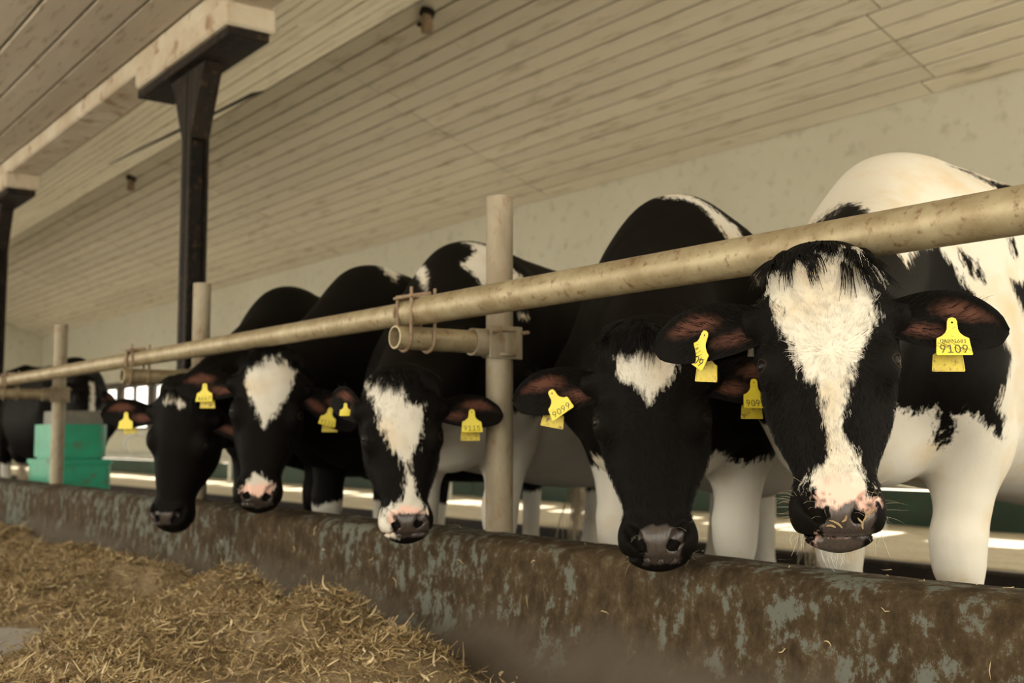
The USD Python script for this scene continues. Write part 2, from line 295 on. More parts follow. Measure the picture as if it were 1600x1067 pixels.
# roof columns: steel channel with gussets, head plate and a painted timber pad
def column(x, label):
    t = thing('roof_column', label, 'column', (x, 2.15, 0), group=None)
    w, d = .058, .052
    obj('shaft', cat_(cham((-w, -d, -.1), (w, -d + .012, 2.46), .003), cham((-w, d - .012, -.1), (w, d, 2.46), .003), cham((-.008, -d, -.1), (.008, d, 2.46), .002)), 'old_steel', t)
    obj('head_plate', cham((-.62, -.105, 2.455), (.66, .105, 2.50), .004), 'old_steel', t)
    for s in (-1, 1):
        g = trimesh.creation.extrude_polygon(Polygon([(s * w, 2.455), (s * .24, 2.455), (s * .20, 2.40), (s * w, 2.10)]), .10)
        M = np.array([[1, 0, 0, 0], [0, 0, 1, -.05], [0, 1, 0, 0], [0, 0, 0, 1.]]); g.apply_transform(M); g.fix_normals()
        obj('gusset', g, 'old_steel', t)
    obj('timber_pad', cham((-.60, -.13, 2.50), (.68, .13, 2.62), .012), 'beam_paint', t, label='cream painted timber pad with rust stained edges')
column(-5.70, 'black steel roof column with gusset plates rising behind the pipe fence')
column(-10.02, 'far black steel roof column cut by the left edge of the picture')

# ------------------------------------------------------------------ pipe fence
RX, RZ = 1.58, .886
fx = [(-2.577, 'grey galvanised fence post at the middle of the feed wall, nearest of the three'), (-4.785, 'galvanised fence post standing in front of the black roof column'), (-6.98, 'farthest galvanised fence post, in front of the green trough')]
t = thing('neck_rail', 'long rusty galvanised neck rail running above the cows along the whole fence', 'rail')
obj('pipe', pipe((-7.6, RX, RZ + .010), (-2.40, RX, RZ), .0315, .027, seg=30), 'galvanised', t, True)
obj('pipe', pipe((-2.62, RX, RZ + .002), (1.2, RX, RZ - .004), .0365, .030, seg=30), 'galvanised', t, True)
for i, (x, lab) in enumerate(fx):
    p = thing('fence_post', lab, 'post', (x, 1.85, 0))
    obj('upright', pipe((0, 0, .285), (0, 0, 1.228), .0375, .033, seg=10), 'galvanised_post', p, 40)
    obj('cap', xform(trimesh.creation.cylinder(.0335, .004, sections=32), basis((1, 0, 0), (0, 1, 0), (0, 0, 1), (0, 0, 1.215))), 'galvanised_post', p)
    z0 = .8175
    obj('stub_pipe', pipe((0, -.335, z0), (0, -.030, z0), .031, .026, seg=8), 'galvanised', p, 40)
    br = obj('post_clamp', cat_(pipe((0, 0, z0 - .034), (0, 0, z0 + .034), .0425, .0376, seg=1), pipe((0, -.095, z0), (0, -.034, z0), .0375, .0312, seg=1),
        cham((.034, -.060, z0 - .045), (.041, .050, z0 + .045), .002), *[tube([(.045 * math.cos(a), .045 * math.sin(a), z0 + dz) for a in np.linspace(0, 2 * np.pi, 24, endpoint=False)], .0055, 8, closed=True) for dz in (-.034, .034)]), 'galvanised_post', p, 40)
    for sy in (-.047, .047):
        obj('clamp_bolt', tube([(-.065, sy, z0 + .028), (.07, sy, z0 + .028)], .005, 8), 'rust', br)
    # two U bolts tie the rail to the stub
    for k, dx in enumerate((-.037, .037)):
        yc = RX - 1.85
        y = yc - .036 if k == 0 else yc + .036
        U = [(-.035, y, RZ + .045)] + [(-.035, y, z0)] + [(.035 * -math.cos(a), y, z0 - .035 * math.sin(a)) for a in np.linspace(.2, np.pi - .2, 9)] + [(.035, y, z0), (.035, y, RZ + .062)]
        ub = obj('u_bolt', tube(U, .0045, 8), 'rust', p)
    # hook rod over the rail and cross strap
    obj('rail_hook', tube([(-.05, RX - 1.85 + .037 * math.cos(a), RZ - .002 + .040 * math.sin(a)) for a in np.linspace(-.3, np.pi + .3, 16)], .0045, 8), 'rust', p)
    obj('strap', cham((-.045, RX - 1.85 - .045, RZ + .034), (.045, RX - 1.85 + .045, RZ + .041), .002), 'rust', p)
    obj('wedge', tube([(-.075, RX - 1.85 - .01, RZ + .046), (.05, RX - 1.85 + .01, RZ + .046)], .006, 8), 'rust', p)

# ------------------------------------------------------------------ green drinking trough
t = thing('water_trough', 'green plastic water trough with a grey steel lid behind the farthest fence post', 'trough', (-8.18, 2.25, -.03))
def rbox(lo, hi, r, n=6):
    (x0, y0), (x1, y1) = lo[:2], hi[:2]
    return trimesh.creation.extrude_polygon(Polygon([(x0 + r, y0 + r), (x1 - r, y0 + r), (x1 - r, y1 - r), (x0 + r, y1 - r)]).buffer(r, quad_segs=n), hi[2] - lo[2]).apply_translation((0, 0, lo[2]))
obj('basin', cat_(rbox((-.27, -.18, .47), (.27, .18, .69), .07), rbox((-.25, -.165, .44), (.25, .165, .48), .06)), 'trough_green', t, 40)
obj('foot', rbox((-.30, -.20, .0), (.30, .20, .44), .05), 'trough_green', t, 40)
obj('rim', rbox((-.31, -.21, .425), (.31, .21, .455), .05), 'trough_green', t, 40)
l = obj('lid', rbox((-.20, -.13, .69), (.24, .15, .78), .02), 'trough_lid', t, 40, label='grey steel lid')
obj('hinge', cham((-.24, -.10, .68), (-.19, .06, .75), .01), 'trough_green', l)

# ------------------------------------------------------------------ cubicle dividers behind the cows
DX = [-14.4, -13.2, -12.0, -10.8, -9.6, -8.4, -7.2, -6.0, -4.8, -3.6, -2.4, -1.2]
for i, x in enumerate(DX):
    g = thing('cubicle_divider', 'pale bent pipe cubicle divider on the lying bed behind the cows', 'divider', (x, 0, 0), group='cubicle dividers along the lying bed')
    R = .12; pts = [(0, 5.9, .62), (0, 4.75, .62)] + [(0, 4.75 - R * math.sin(a), .50 + R * math.cos(a)) for a in np.linspace(.2, np.pi - .2, 9)] + [(0, 4.75, .38), (0, 5.2, .33), (0, 5.9, .28)]
    obj('loop', tube(pts, .024, 12), 'pale_pipe', g, True)
    obj('stake', tube([(0, 5.5, .04), (0, 5.5, .63)], .024, 12), 'pale_pipe', g, True)
obj('board_rail', tube([(X0 + .1, 5.90, .30), (X1 - .1, 5.90, .30)], .024, 10), 'pale_pipe', None, True, 'pale horizontal pipe running along the back of the lying bed above the green boards', 'rail')

# small old lamp sockets under the ridge
for (x, lab) in ((-12.2, 'small brown lamp socket on the ceiling left of the roof column'), (-6.25, 'small brown lamp socket on the ceiling at the top edge of the picture')):
    t = thing('lamp_socket', lab, 'lamp', (x, 3.90, 3.345))
    obj('base', xform(trimesh.creation.cylinder(.05, .035, sections=20), basis((1, 0, 0), (0, .94, -.34), (0, .34, .94), (0, 0, 0))), 'old_steel', t, 40)
    obj('holder', trimesh.creation.revolve([(0, -.13), (.038, -.13), (.042, -.10), (.034, -.05), (.03, 0), (0, 0)], sections=20), 'rust', t, 40)
    obj('conduit', tube([(-.02, .04, -.02), (-.12, .05, -.03), (-.2, .06, -.005)], .016, 10), 'old_steel', t, True)

# ------------------------------------------------------------------ cows: one implicit surface each, meshed, refined towards the head and projected onto the surface
def smin(a, b, k):
    h = np.clip(.5 + .5 * (b - a) / k, 0, 1); return b * (1 - h) + a * h - k * h * (1 - h)
def cone(p, a, b, ra, rb):
    a, b = np.asarray(a, np.float32), np.asarray(b, np.float32); ab = b - a
    t = np.clip(((p - a) @ ab) / max(ab @ ab, 1e-9), 0, 1)
    return np.sqrt(((p - a - t[:, None] * ab) ** 2).sum(1)) - (ra + t * (rb - ra))
def ell(p, c, r):
    q = (p - np.asarray(c, np.float32)) / np.asarray(r, np.float32); k = np.sqrt((q ** 2).sum(1)); return (k - 1) * min(r)
def loftd(s, x, y, st, ends, p=2.4, egg=0.):
    """s along the loft, x across, y in depth; st(s) -> half width, y-low, y-high"""
    sc = np.clip(s, *ends); W = st(sc); w, y0, y1 = W[:, 0], W[:, 1], W[:, 2]
    c, h = (y0 + y1) / 2, (y1 - y0) / 2; yy = (y - c) / h
    w = w * (1 - egg * np.clip(yy, -.2, 1.2))
    d = ((np.abs(x / w) ** p + np.abs(yy) ** p) ** (1 / p) - 1) * np.minimum(w, h)
    e = np.abs(s - sc)
    return np.where(e > 0, np.sqrt(np.maximum(d + .03, 0) ** 2 + e ** 2) - .03, d)
HEAD = PchipInterpolator([-.03, .0, .05, .12, .19, .26, .33, .39, .435, .465, .490],
    np.array([[.070, -.125, -.035], [.090, -.15, -.012], [.100, -.175, .002], [.107, -.20, .010], [.110, -.215, .012], [.100, -.205, .006], [.086, -.165, .002], [.070, -.132, .000], [.068, -.115, .000], [.065, -.098, -.008], [.054, -.078, -.024]], np.float32))
BODY = PchipInterpolator([-.30, -.18, -.02, .12, .35, .70, 1.05, 1.35, 1.60, 1.78, 1.88],
    np.array([[.11, .66, .98], [.19, .58, 1.12], [.25, .56, 1.285], [.275, .54, 1.33], [.295, .51, 1.31], [.31, .47, 1.295], [.325, .46, 1.30], [.30, .50, 1.325], [.27, .66, 1.335], [.20, .80, 1.30], [.13, .92, 1.24]], np.float32))

class Cow:
    def __init__(s, W, psi, P, M, yaw=0., roll=0., size=1., zf=-.10, legs=None, lip=0., slim=.97, tx=0., nape=(-.115, .06, .085)):
        s.nape = nape
        s.tx = tx
        s.lip, s.slim = lip, slim
        s.W = np.array([*W, zf]); s.size = size; a = math.radians(psi)
        s.yb = np.array([-math.sin(a), math.cos(a), 0]); s.xb = np.array([math.cos(a), math.sin(a), 0]); s.R = np.stack([s.xb, s.yb, [0, 0, 1]], 1)
        s.P, s.M = np.array(P, float), np.array(M, float); s.S = np.linalg.norm(s.M - s.P) / .455
        v = (s.M - s.P) / np.linalg.norm(s.M - s.P); f = CAM - (s.P + s.M) / 2; f[2] = 0; f /= np.linalg.norm(f)
        y = math.radians(yaw); f = np.array([f[0] * math.cos(y) - f[1] * math.sin(y), f[0] * math.sin(y) + f[1] * math.cos(y), 0])
        n = f - v * (f @ v); n /= np.linalg.norm(n); u = np.cross(n, v)
        r = math.radians(roll); s.u, s.n, s.v = u * math.cos(r) + n * math.sin(r), n * math.cos(r) - u * math.sin(r), v
        s.H = np.stack([s.u, s.n, s.v], 1); s.legs = legs or {}
    def head(s, p): return (p - s.P) @ s.H / (s.S * np.array([s.slim, 1, 1]))
    def head_pt(s, u, n, v): return s.P + s.S * (s.H @ np.array([u * s.slim, n, v]))
    def body(s, p): return (p - s.W) @ s.R / s.size
    def body_pt(s, x, y, z): return s.W + s.size * (s.R @ np.array([x, y, z]))
    def sdf(s, p):
        p = np.asarray(p, np.float32); b = s.body(p).astype(np.float32); k = s.size
        d = loftd(b[:, 1], b[:, 0], b[:, 2], BODY, (-.30, 1.88), 2.3, .16)
        ax = np.abs(b[:, 0]); m = np.stack([ax, b[:, 1], b[:, 2]], 1)
        d = smin(d, cone(m, (.13, .10, 1.12), (.19, -.06, .80), .10, .125), .08)              # shoulder blade
        d = smin(d, cone(m, (.19, -.06, .80), (.175, .06, .64), .115, .085), .06)
        d = smin(d, cone(m, (.05, -.22, .80), (.08, -.14, .66), .10, .10), .08)               # brisket
        d = smin(d, cone(m, (.12, 1.42, 1.29), (.25, 1.45, 1.24), .05, .05), .06)             # hip bones
        d = smin(d, cone(m, (.20, 1.55, 1.0), (.21, 1.62, .74), .19, .13), .08)               # thigh
        d = smin(d, cone(m, (.10, 1.40, .55), (.09, 1.55, .60), .12, .12), .05)               # udder
        L = dict(fl=(0, 0), fr=(0, 0)); L.update(s.legs)
        for sx, key in ((-1, 'fl'), (1, 'fr')):
            dy, dx = L[key]; q = np.stack([b[:, 0] * sx, b[:, 1], b[:, 2]], 1)
            K = (.165 + dx * .6 , .02 + dy * .55, .40); F = (.16 + dx, .06 + dy, .13); E = (.175, .05, .66)
            d = smin(d, cone(q, E, K, .082, .050), .05); d = smin(d, cone(q, (K[0], K[1] - .008, K[2] + .03), (K[0], K[1] - .006, K[2] - .03), .056, .052), .03)
            d = smin(d, cone(q, K, F, .045, .037), .02); d = smin(d, cone(q, F, (F[0], F[1] - .03, .055), .043, .050), .02)
            d = smin(d, cone(q, (F[0], F[1] - .035, .045), (F[0], F[1] - .05, .03), .052, .055), .01)
        d = smin(d, cone(m, (.21, 1.62, .74), (.19, 1.80, .47), .12, .058), .06); d = smin(d, cone(m, (.19, 1.80, .47), (.17, 1.74, .13), .052, .042), .03)
        d = smin(d, cone(m, (.17, 1.74, .13), (.17, 1.69, .04), .045, .055), .02)
        d = smin(d, cone(b, (0, 1.86, 1.26), (s.tx * .3, 1.95, 1.05), .045, .03), .04); d = smin(d, cone(b, (s.tx * .3, 1.95, 1.05), (s.tx, 1.96, .55), .028, .02), .02); d = smin(d, cone(b, (s.tx, 1.96, .55), (s.tx, 1.95, .42), .02, .022), .02)
        d = d * k
        # neck, from the skull to the withers and the brisket
        hp, bp = s.head_pt, s.body_pt
        n1 = cone(p, hp(0, *s.nape[:2]), bp(0, .02, 1.20), s.nape[2] * s.S, .105 * k)
        n2 = cone(p, hp(0, -.15, .13), bp(0, -.16, .86), .085 * s.S, .17 * k)
        n3 = cone(p, hp(0, -.15, .08), bp(0, -.04, 1.04), .095 * s.S, .16 * k)
        n4 = cone(p, hp(0, -.19, .17), bp(0, -.24, .72), .055 * s.S, .08 * k)                      # dewlap
        nk = smin(smin(n1, n2, .10), smin(n3, n4, .06), .08)
        d = smin(d, nk, .10)
        # head
        h = s.head(p).astype(np.float32); hu = np.abs(h[:, 0]); hm = np.stack([hu, h[:, 1], h[:, 2]], 1)
        q = loftd(h[:, 2], h[:, 0], h[:, 1], HEAD, (-.03, .490), 2.5, .0)
        q = smin(q, ell(hm, (.0, -.045, -.006), (.085, .05, .032)), .03)                         # poll
        q = smin(q, ell(hm, (.096, -.040, .185), (.034, .036, .046)), .025)                     # orbit
        q = smin(q, ell(hm, (.072, -.14, .215), (.045, .075, .095)), .04)                       # cheek
        q = smin(q, ell(hm, (.0435, -.046, .445), (.041, .050, .047)), .025)                     # lip pads and wings of the nostrils
        q = smin(q, ell(h, (0, -.018, .450), (.056, .030, .038)), .02)                          # nose pad
        q = smin(q, ell(h, (0, -.070, .466 + s.lip), (.037, .030, .024)), .012)                 # lower lip
        q = smin(q, ell(h, (0, -.102, .430 + s.lip * .6), (.044, .036, .042)), .03)              # chin
        q = smin(q, cone(hm, (.095, -.065, .085), (.128, -.072, .090), .038, .030), .03)        # root of the ear
        # nostril, mouth line, lid
        no = smin(cone(hm, (.060, -.006, .422), (.046, .001, .440), .008, .014), cone(hm, (.046, .001, .440), (.032, .001, .462), .014, .011), .008); q = -smin(-q, no, .010)
        ml = ell(hm, (.03, -.060, .479 + s.lip * .55), (.038, .034, .0045 + s.lip * .16)); q = -smin(-q, ml, .006)
        ey = ell(hm, (.124, -.024, .185), (.018, .017, .0115)); q = -smin(-q, ey, .006)
        d = smin(d, q * s.S, .045)
        return d

def surface_nets(F, ax):
    """naive surface nets on a regular grid"""
    I = F < 0; n = np.array(F.shape) - 1
    corners = [(i, j, k) for i in (0, 1) for j in (0, 1) for k in (0, 1)]
    cnt = sum(I[i:n[0] + i, j:n[1] + j, k:n[2] + k].astype(np.int8) for i, j, k in corners)
    act = np.argwhere((cnt > 0) & (cnt < 8)); idx = -np.ones(n, np.int64); idx[tuple(act.T)] = np.arange(len(act))
    val = {c: F[tuple((act + c).T)] for c in corners}; acc = np.zeros((len(act), 3)); num = np.zeros(len(act))
    for a in corners:
        for k in range(3):
            if a[k] == 0:
                b = tuple(1 if i == k else a[i] for i in range(3)); fa, fb = val[a], val[b]; m = (fa < 0) != (fb < 0)
                t = np.where(m, fa / np.where(m, fa - fb, 1), 0); q = np.tile(np.array(a, float), (len(act), 1)); q[:, k] += t
                acc += q * m[:, None]; num += m
    V = act + acc / num[:, None]; faces = []
    for k in range(3):
        s0 = [slice(1, -1)] * 3; s0[k] = slice(0, -1); s1 = list(s0); s1[k] = slice(1, None)
        A, B = I[tuple(s0)], I[tuple(s1)]; e = np.argwhere(A != B); o = np.ones(3, int); o[k] = 0; e = e + o
        u, w = (k + 1) % 3, (k + 2) % 3; du, dw = np.eye(3, dtype=int)[u], np.eye(3, dtype=int)[w]
        q = np.stack([idx[tuple((e - du - dw).T)], idx[tuple((e - dw).T)], idx[tuple(e.T)], idx[tuple((e - du).T)]], 1)
        flip = B[tuple((e - o).T)]; q[flip] = q[flip][:, ::-1]; faces.append(q)
    Q = np.concatenate(faces); Q = Q[(Q >= 0).all(1)]
    V = np.stack([np.interp(V[:, i], np.arange(len(ax[i])), ax[i]) for i in range(3)], 1)
    return V, np.vstack([Q[:, [0, 1, 2]], Q[:, [0, 2, 3]]])
def refine(V, Fc, mark):
    """conforming subdivision of all edges whose two ends are marked"""
    E = np.sort(np.concatenate([Fc[:, [0, 1]], Fc[:, [1, 2]], Fc[:, [2, 0]]]), 1); U, inv = np.unique(E, axis=0, return_inverse=True); inv = inv.ravel()
    sp = mark[U].all(1); mid = -np.ones(len(U), int); mid[sp] = len(V) + np.arange(sp.sum()); V = np.vstack([V, V[U[sp]].mean(1)])
    m = mid[inv].reshape(3, -1).T; c = (m >= 0).sum(1); out = [Fc[c == 0]]
    f, g = Fc[c == 3], m[c == 3]
    out += [np.stack([f[:, 0], g[:, 0], g[:, 2]], 1), np.stack([f[:, 1], g[:, 1], g[:, 0]], 1), np.stack([f[:, 2], g[:, 2], g[:, 1]], 1), g]
    for r in range(3):
        i, j, k = r, (r + 1) % 3, (r + 2) % 3
        s = (c == 1) & (m[:, i] >= 0); f, g = Fc[s], m[s]; out += [np.stack([f[:, i], g[:, i], f[:, k]], 1), np.stack([g[:, i], f[:, j], f[:, k]], 1)]
        s = (c == 2) & (m[:, i] < 0); f, g = Fc[s], m[s]
        out += [np.stack([f[:, k], g[:, k], g[:, j]], 1), np.stack([f[:, i], f[:, j], g[:, j]], 1), np.stack([f[:, i], g[:, j], g[:, k]], 1)]
    return V, np.concatenate(out)
def cow_mesh(cow, h=.018, levels=2):
    c8 = [cow.body_pt(x, y, z) for x in (-.48, .48) for y in (-.42, 2.05) for z in (-.03, 1.42)] + [cow.head_pt(u, n, v) for u in (-.22, .22) for n in (-.3, .08) for v in (-.12, .58)]
    lo, hi = np.min(c8, 0), np.max(c8, 0); ax = [np.arange(lo[i], hi[i] + h, h, dtype=np.float32) for i in range(3)]
    G = np.empty([len(a) for a in ax], np.float32)
    for i in range(0, len(ax[0]), 12):
        X = np.stack(np.meshgrid(ax[0][i:i + 12], ax[1], ax[2], indexing='ij'), -1); G[i:i + 12] = cow.sdf(X.reshape(-1, 3)).reshape(X.shape[:3])
    V, Fc = surface_nets(G, ax)
    def project(V, it):
        for _ in range(it):
            d = cow.sdf(V); e = 2e-3; g = np.stack([(cow.sdf(V + np.eye(3)[i] * e) - d) / e for i in range(3)], 1)
            st = d[:, None] * g / np.maximum((g ** 2).sum(1, keepdims=True), .15); ln = np.linalg.norm(st, axis=1, keepdims=True)
            V = V - st * np.minimum(1, .012 / np.maximum(ln, 1e-9))
        return V
    for lv in range(levels):
        hd = cow.head(V); near = (np.abs(hd[:, 0]) < .24) & (hd[:, 2] > -.10) & (hd[:, 1] > -.25) & (hd[:, 2] < .6)
        if lv == 0: near |= cow.body(V)[:, 1] < .45
        if lv == 2: near &= (hd[:, 1] > -.16)
        V, Fc = refine(V, Fc, near)
        V = project(V, 1)
    V = project(V, 2)
    return V, Fc

def poly_sd(q, poly):
    """signed distance to a polygon, positive inside"""
    P = np.asarray(poly, float); d = np.full(len(q), 1e9); ins = np.zeros(len(q), bool)
    for a, b in zip(P, np.roll(P, -1, 0)):
        e, w = b - a, q - a; t = np.clip((w @ e) / max(e @ e, 1e-12), 0, 1); r = w - t[:, None] * e; d = np.minimum(d, (r ** 2).sum(1))
        c = (a[1] > q[:, 1]) != (b[1] > q[:, 1])
        with np.errstate(divide='ignore', invalid='ignore'): ins ^= c & (q[:, 0] < (b[0] - a[0]) * (q[:, 1] - a[1]) / (b[1] - a[1]) + a[0])
    d = np.sqrt(d); return np.where(ins, d, -d)

def ear_mesh(cow, sgn, L=.225, droop=.05, back=.22, twist=0., W=.86):
    """a scooped ear as a closed shell; returns mesh and a frame function pt(s, t, h)"""
    o = cow.head_pt(sgn * .110, -.062, .102); S = cow.S
    e1 = sgn * cow.u - back * cow.n + droop * cow.v; e1 /= np.linalg.norm(e1)
    e2 = -cow.v - e1 * (-cow.v @ e1); e2 /= np.linalg.norm(e2); e3 = np.cross(e1, e2) * sgn
    if e3 @ cow.n < 0: e3 = -e3
    t_ = math.radians(twist); e2, e3 = e2 * math.cos(t_) + e3 * math.sin(t_), e3 * math.cos(t_) - e2 * math.sin(t_)
    hw = PchipInterpolator([0, .12, .3, .5, .7, .85, .95, 1], np.array([.034, .044, .056, .062, .058, .045, .028, .006]) * W)
    bowl = PchipInterpolator([0, .3, .6, 1], [.040, .036, .026, .008]); mid = PchipInterpolator([0, .5, 1], [0, .006, -.006])
    def pt(s, t, h=0.):
        w = hw(s); return o + S * (e1 * (s * L) + e2 * (mid(s) + w * t) + e3 * (bowl(s) * (abs(t) ** 1.7) * (1 if t > 0 else .35) - .012 + h))
    ns, nt = 22, 15; S_ = np.linspace(0, 1, ns); T_ = np.linspace(-1, 1, nt)
    A = np.array([[pt(a, b, .004 * (1 - abs(b) ** 4)) for b in T_] for a in S_]); B = np.array([[pt(a, b, -.007 * (1 - .7 * abs(b) ** 4)) for b in T_] for a in S_])
    V = np.concatenate([A.reshape(-1, 3), B.reshape(-1, 3)]); f = []; k = ns * nt
    for i in range(ns - 1):
        for j in range(nt - 1):
            a, b, c, d = i * nt + j, i * nt + j + 1, (i + 1) * nt + j + 1, (i + 1) * nt + j; f += [[a, b, c], [a, c, d], [k + a, k + c, k + b], [k + a, k + d, k + c]]
        for j in (0, nt - 1):
            a, d = i * nt + j, (i + 1) * nt + j; f += [[a, d, k + d], [a, k + d, k + a]] if j == 0 else [[a, k + d, d], [a, k + a, k + d]]
    for j in range(nt - 1):
        a, b = (ns - 1) * nt + j, (ns - 1) * nt + j + 1; f += [[a, b, k + b], [a, k + b, k + a]]
    m = trimesh.Trimesh(V, f, process=False); m.fix_normals()
    st = np.concatenate([np.stack(np.meshgrid(S_, T_, indexing='ij'), -1).reshape(-1, 2)] * 2); inner = np.arange(2 * k) < k
    return m, st, inner, pt, (e1, e2, e3)

TAG = [(-.009, .004), (-.0065, .0095), (0, .0115), (.0065, .0095), (.009, .004), (.010, -.010), (.0135, -.017), (.020, -.0225), (.029, -.0265), (.0325, -.0555), (.031, -.058), (-.031, -.058), (-.0325, -.0555), (-.029, -.0265), (-.020, -.0225), (-.0135, -.017), (-.010, -.010)]
def bend(m, k):
    """curls a tag forward towards its lower edge"""
    m = m.copy(); v = m.vertices; v[:, 2] += k * np.clip(-v[:, 1] - .012, 0, 1) ** 2; m.vertices = v; return m
def add_tags(cow, prim, pt, fr, sgn, num, small=None, lean=0., turn=0., s=.52, t=-.12, scale=.88, back_lean=None, back=True, drop=.080):
    """a printed front tag pinned inside the ear, and the plain one of the pair hanging behind it"""
    e3 = fr[2]; o = pt(s, t, .018); z = np.array([0, 0, 1.0]); f = e3 - z * (e3 @ z) * .75; f /= np.linalg.norm(f)
    a = math.radians(turn); f = np.array([f[0] * math.cos(a) - f[1] * math.sin(a), f[0] * math.sin(a) + f[1] * math.cos(a), f[2]])
    up = z - f * f[2]; up /= np.linalg.norm(up); rt = np.cross(up, f); l = math.radians(lean); rt, up = rt * math.cos(l) + up * math.sin(l), up * math.cos(l) - rt * math.sin(l)
    hole = Polygon(TAG, [[(.002 * math.cos(a), .002 * math.sin(a) + .002) for a in np.linspace(0, 6.28, 10)]]).segmentize(.006)
    B = basis(rt * scale, up * scale, f * scale, o)
    tp = obj('ear_tag', xform(bend(trimesh.creation.extrude_polygon(hole, .0016).subdivide().subdivide(), 3.), B), 'tag_yellow', prim, label=f'yellow ear tag printed {num}' if num else 'yellow ear tag seen at an angle')
    tx = []
    if num:
        m = meshkit.text_mesh(num, .0150, .0005); m.apply_translation((-m.bounds.mean(0)[0], -.0535, .0017)); m.apply_scale((1, 1, 1)); tx.append(m)
    if small:
        m = meshkit.text_mesh(small, .0066, .0004); m.apply_translation((-m.bounds.mean(0)[0], -.0350, .0017)); tx.append(m)
    if tx: obj('number', xform(bend(cat_(*tx), 3.), B), 'tag_ink', tp)
    if back:
        l2 = math.radians(back_lean if back_lean is not None else lean * .5); z2 = z; r2 = np.cross(z2, f); r2 /= np.linalg.norm(r2); u2 = np.cross(f, r2)
        r2, u2 = r2 * math.cos(l2) + u2 * math.sin(l2), u2 * math.cos(l2) - r2 * math.sin(l2)
        o2 = pt(s, t, -.012) - z * 0
        lo = [(x * .93, y - (drop - .058) if y < -.015 else y) for x, y in TAG]
        ring = cat_(trimesh.creation.extrude_polygon(Polygon(lo).segmentize(.006), .0014), trimesh.creation.extrude_polygon(Polygon(lo).difference(Polygon(lo).buffer(-.0022)), .0022))
        obj('ear_tag', xform(ring, basis(r2 * scale, u2 * scale, f * scale, o2)), 'tag_stained', prim, label='dirty yellow back tag hanging below the ear')

def coat_values(cow, V, spec, ear=None):
    """white patches, bare pink and dark skin per vertex"""
    h, b = cow.head(V), cow.body(V); w = np.full(len(V), -.3); pk = np.full(len(V), -1.); dk = np.full(len(V), -1.)
    on_head = (h[:, 2] > -.06) & (np.abs(h[:, 0]) < .17) & (h[:, 1] > -.24) & (h[:, 2] < .56)
    front = on_head & (h[:, 1] > -.10)
    for poly in spec.get('face', []): w = np.where(front, np.maximum(w, poly_sd(h[:, [0, 2]], poly) * cow.S), w)
    for poly in spec.get('pink', []): pk = np.where(front, np.maximum(pk, poly_sd(h[:, [0, 2]], poly) * 12), pk)
    for poly in spec.get('dark', []): dk = np.where(front, np.maximum(dk, poly_sd(h[:, [0, 2]], poly) * 25), dk)
    if spec.get('white_chin'): w = np.where(on_head, np.maximum(w, np.minimum((h[:, 2] - .47), -.075 - h[:, 1])), w)
    body_side = ~on_head
    if 'white_below' in spec: w = np.where(body_side, np.maximum(w, spec['white_below'] - b[:, 2] + .10 * (meshkit.fbm(b * 5, 3, 5) - .5)), w)
    for (ang, side, poly) in spec.get('body', []):
        # ang: the horizontal direction (degrees from the cow's own x axis) across which the patch is drawn; side: +1 / -1 which face of the animal
        a = math.radians(ang); ca, sa = math.cos(a), math.sin(a); l = b[:, 0] * ca + b[:, 1] * sa; dep = -b[:, 0] * sa + b[:, 1] * ca
        sd = poly_sd(np.stack([l, b[:, 2]], 1), poly)
        ok = body_side & ((dep * side) > -.02 - 9 * (side == 0))
        w = np.where(ok, np.maximum(w, sd), w)
    for (ang, side, poly) in spec.get('body_black', []):
        a = math.radians(ang); ca, sa = math.cos(a), math.sin(a); l = b[:, 0] * ca + b[:, 1] * sa; dep = -b[:, 0] * sa + b[:, 1] * ca
        sd = poly_sd(np.stack([l, b[:, 2]], 1), poly); ok = body_side & ((dep * side) > -.02 - 9 * (side == 0))
        w = np.where(ok, np.minimum(w, -sd), w)
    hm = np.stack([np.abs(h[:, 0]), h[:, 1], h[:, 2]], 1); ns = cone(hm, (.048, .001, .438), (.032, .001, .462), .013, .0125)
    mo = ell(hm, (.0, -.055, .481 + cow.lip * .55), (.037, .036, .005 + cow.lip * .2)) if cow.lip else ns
    ins = (ns < -.0004) | (mo < 0); w[ins] = -.3; pk[ins] = -1; dk[ins] = -1  # nostril and mouth openings go black: their inner shade is in the colour
    return np.stack([.5 + np.clip(w, -.3, .3) * 2.2, np.clip(.5 + pk * .5, 0, 1), np.clip(.5 + dk * .5, 0, 1)], 1)

